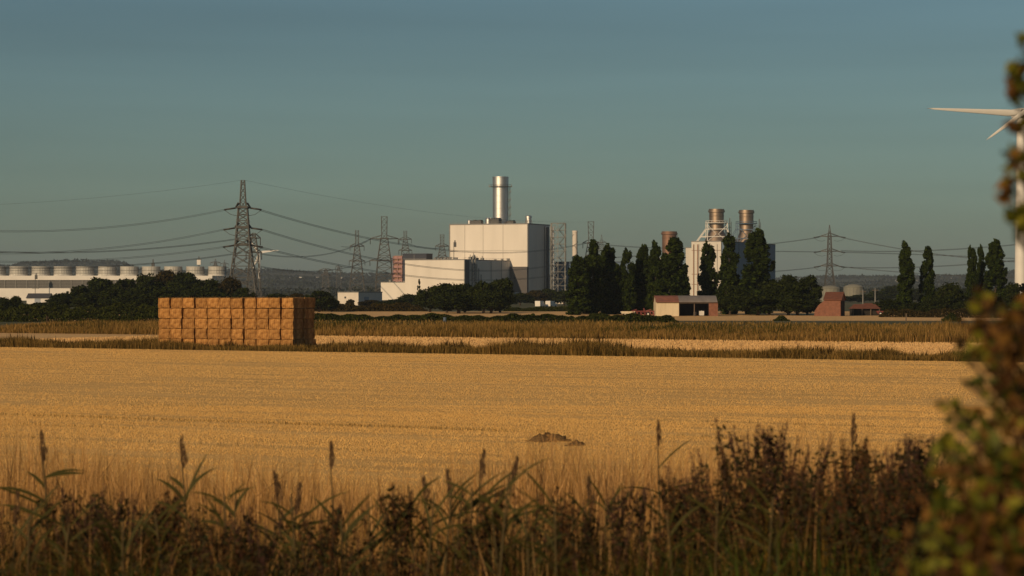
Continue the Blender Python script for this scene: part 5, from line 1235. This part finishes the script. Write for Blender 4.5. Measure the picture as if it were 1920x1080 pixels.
# ---- bush at the right edge, close to the camera
def shrub(name, label, cat, root, clusters, seed, leaf=.042):
    """clusters: (px,py,radius px,distance,leaf count,rust share); twigs run from the stem out to each cluster"""
    rg = np.random.default_rng(seed); D0 = root[1]; z0 = gz(D0)
    t = thing(name, label, cat, (root[0],D0,z0)); org = Vector((root[0],D0,z0)); G=[]; Rr=[]
    st = MB(); top = max(at(c[0],c[1],c[3]).z for c in clusters)-z0
    main = [Vector((0,0,-.1))]+[Vector((.05*math.sin(2*s),.05*math.cos(3*s),top*s)) for s in (.3,.6,.85,1)]; st.tube(main,[.06,.05,.035,.022,.01],8)
    st.build('trunk', M['bark'], t); tw = MB()
    for px,py,rp,D,n,rs in clusters:
        c = at(px,py,D)-org; rad = rp/F*D; zz = max(.2,c.z-.35-.25*abs(c.x)); b = Vector((0,0,min(zz,top))); mid = b.lerp(c,.55)+Vector((0,0,.06))
        tw.tube([b,mid,c],[.007,.005,.0025],5)
        for k in range(max(3,n//9)):
            e = c+Vector(rg.normal(0,.5,3))*rad; tw.tube([mid.lerp(c,rg.uniform(.4,1)),e],[.0025,.0015],4)
        pts = np.array(c)+rg.normal(0,.48,(n,3))*rad*np.array([1,.9,1]); sel = rg.random(n)<rs
        G.append(pts[~sel]); Rr.append(pts[sel])
    tw.build('twigs', M['twig'], t)
    for nm,A,mm in (('leaves',G,'bushleaf'),('red_leaves',Rr,'rustleaf')):
        A=np.concatenate(A)
        if len(A): v,f=leaf_quads(A,np.full(len(A),leaf),None,rg); link_mesh(nm,np_mesh(nm,v,f),M[mm],t)
    return t
BS = .80
cl = [ # right hand column, red-brown above, yellow-green below
 (1905,590,40,7.2,34,.7),(1870,575,26,7.4,12,.5),(1840,570,24,7.6,10,.4),(1900,640,46,7.0,44,.85),(1868,625,34,7.2,22,.85),(1842,610,22,7.4,8,.6),(1905,700,46,7.0,40,.75),(1872,680,28,7.2,14,.6),
 (1855,650,20,7.4,7,.7),(1835,660,18,7.4,6,.4),(1812,672,16,7.4,4,.2),(1800,640,14,7.5,4,.5),(1900,750,50,6.9,44,.45),(1868,735,30,7.1,14,.3),(1840,718,16,7.3,5,.1),(1822,722,12,7.3,4,.1),(1885,800,60,6.8,56,.35),(1845,800,30,7.0,16,.3),
 (1790,770,20,7.2,8,.05),(1812,784,18,7.2,7,.1),(1775,780,14,7.3,4,.05),(1830,776,16,7.2,5,.1),(1900,860,70,6.7,80,.45),(1850,860,50,6.8,44,.15),(1800,845,44,7.0,30,.05),(1775,838,24,7.2,10,.05),(1770,880,36,7.0,22,.1),
 (1890,930,80,6.6,100,.45),(1830,930,64,6.7,66,.25),(1780,930,44,6.9,30,.2),(1880,1010,90,6.5,120,.5),(1810,1000,70,6.6,80,.35),(1755,990,46,6.8,30,.25),(1870,1080,100,6.4,130,.5),(1790,1070,80,6.5,90,.4),(1730,1060,50,6.7,40,.35),(1720,1000,30,6.9,10,.3),
 (1960,650,60,7,60,.6),(1970,760,60,6.9,60,.5),(1970,880,80,6.7,90,.5),(1970,1000,90,6.5,100,.5),(1950,580,40,7.2,30,.6)]
cl = [(a,b,c,d*BS,max(3,int(n*(.85 if c > 35 and a < 1925 else 1.2 if c > 25 else 1.7))),min(.95,e*1.1)) for a,b,c,d,n,e in cl]; cu = None
shrub('hedgerow_bush','blurred near bush with yellow-green and rusty leaves at the right edge','bush',(px2x(2010,7*BS),7.0*BS),cl,5,.034)
cu = [(1916,78,10,6.2,3,.3),(1905,130,18,6.2,13,.25),(1912,165,20,6.2,18,.4),(1898,180,12,6.2,5,.2),(1912,232,14,6.2,9,.6),(1897,300,18,6.2,10,.3),(1912,288,16,6.2,8,.6),(1893,345,18,6.2,9,.7),(1912,330,16,6.2,9,.4),(1884,362,12,6.2,4,.6),(1912,395,18,6.2,10,.1),(1897,402,14,6.2,6,.05),(1915,420,14,6.2,7,.05),(1908,438,10,6.2,3,.05),
      (1945,120,40,6.2,40,.3),(1950,200,40,6.2,40,.3),(1950,300,44,6.2,50,.4),(1950,400,44,6.2,50,.3),(1950,490,40,6.3,30,.3),(1960,40,30,6.2,20,.3)]
cu = [(a+(26 if a > 1940 else 0),b,c,d*.86,int(n*1.5),e) for a,b,c,d,n,e in cu]
shrub('hedgerow_sapling','blurred near sapling whose leaf sprays hang in front of the turbine tower','sapling',(px2x(2040,6.2*.86),6.2*.86),cu,9,.032)

# ------------------------------------------------------------------ haze: one even volume round the whole scene
m = MB(); m.box(-5600,5600,-320,10900,-1.6,150)
hm = bpy.data.materials.new('haze_air'); hm.use_nodes = True; n = hm.node_tree.nodes; n.remove(n["Principled BSDF"])
pv = n.new("ShaderNodeVolumePrincipled"); pv.inputs["Color"].default_value = (.70,.83,1.0,1); pv.inputs["Density"].default_value = 4.8e-5
hm.node_tree.links.new(pv.outputs[0], n["Material Output"].inputs["Volume"])
o = m.build('haze', hm, None); tag(o, kind='stuff')
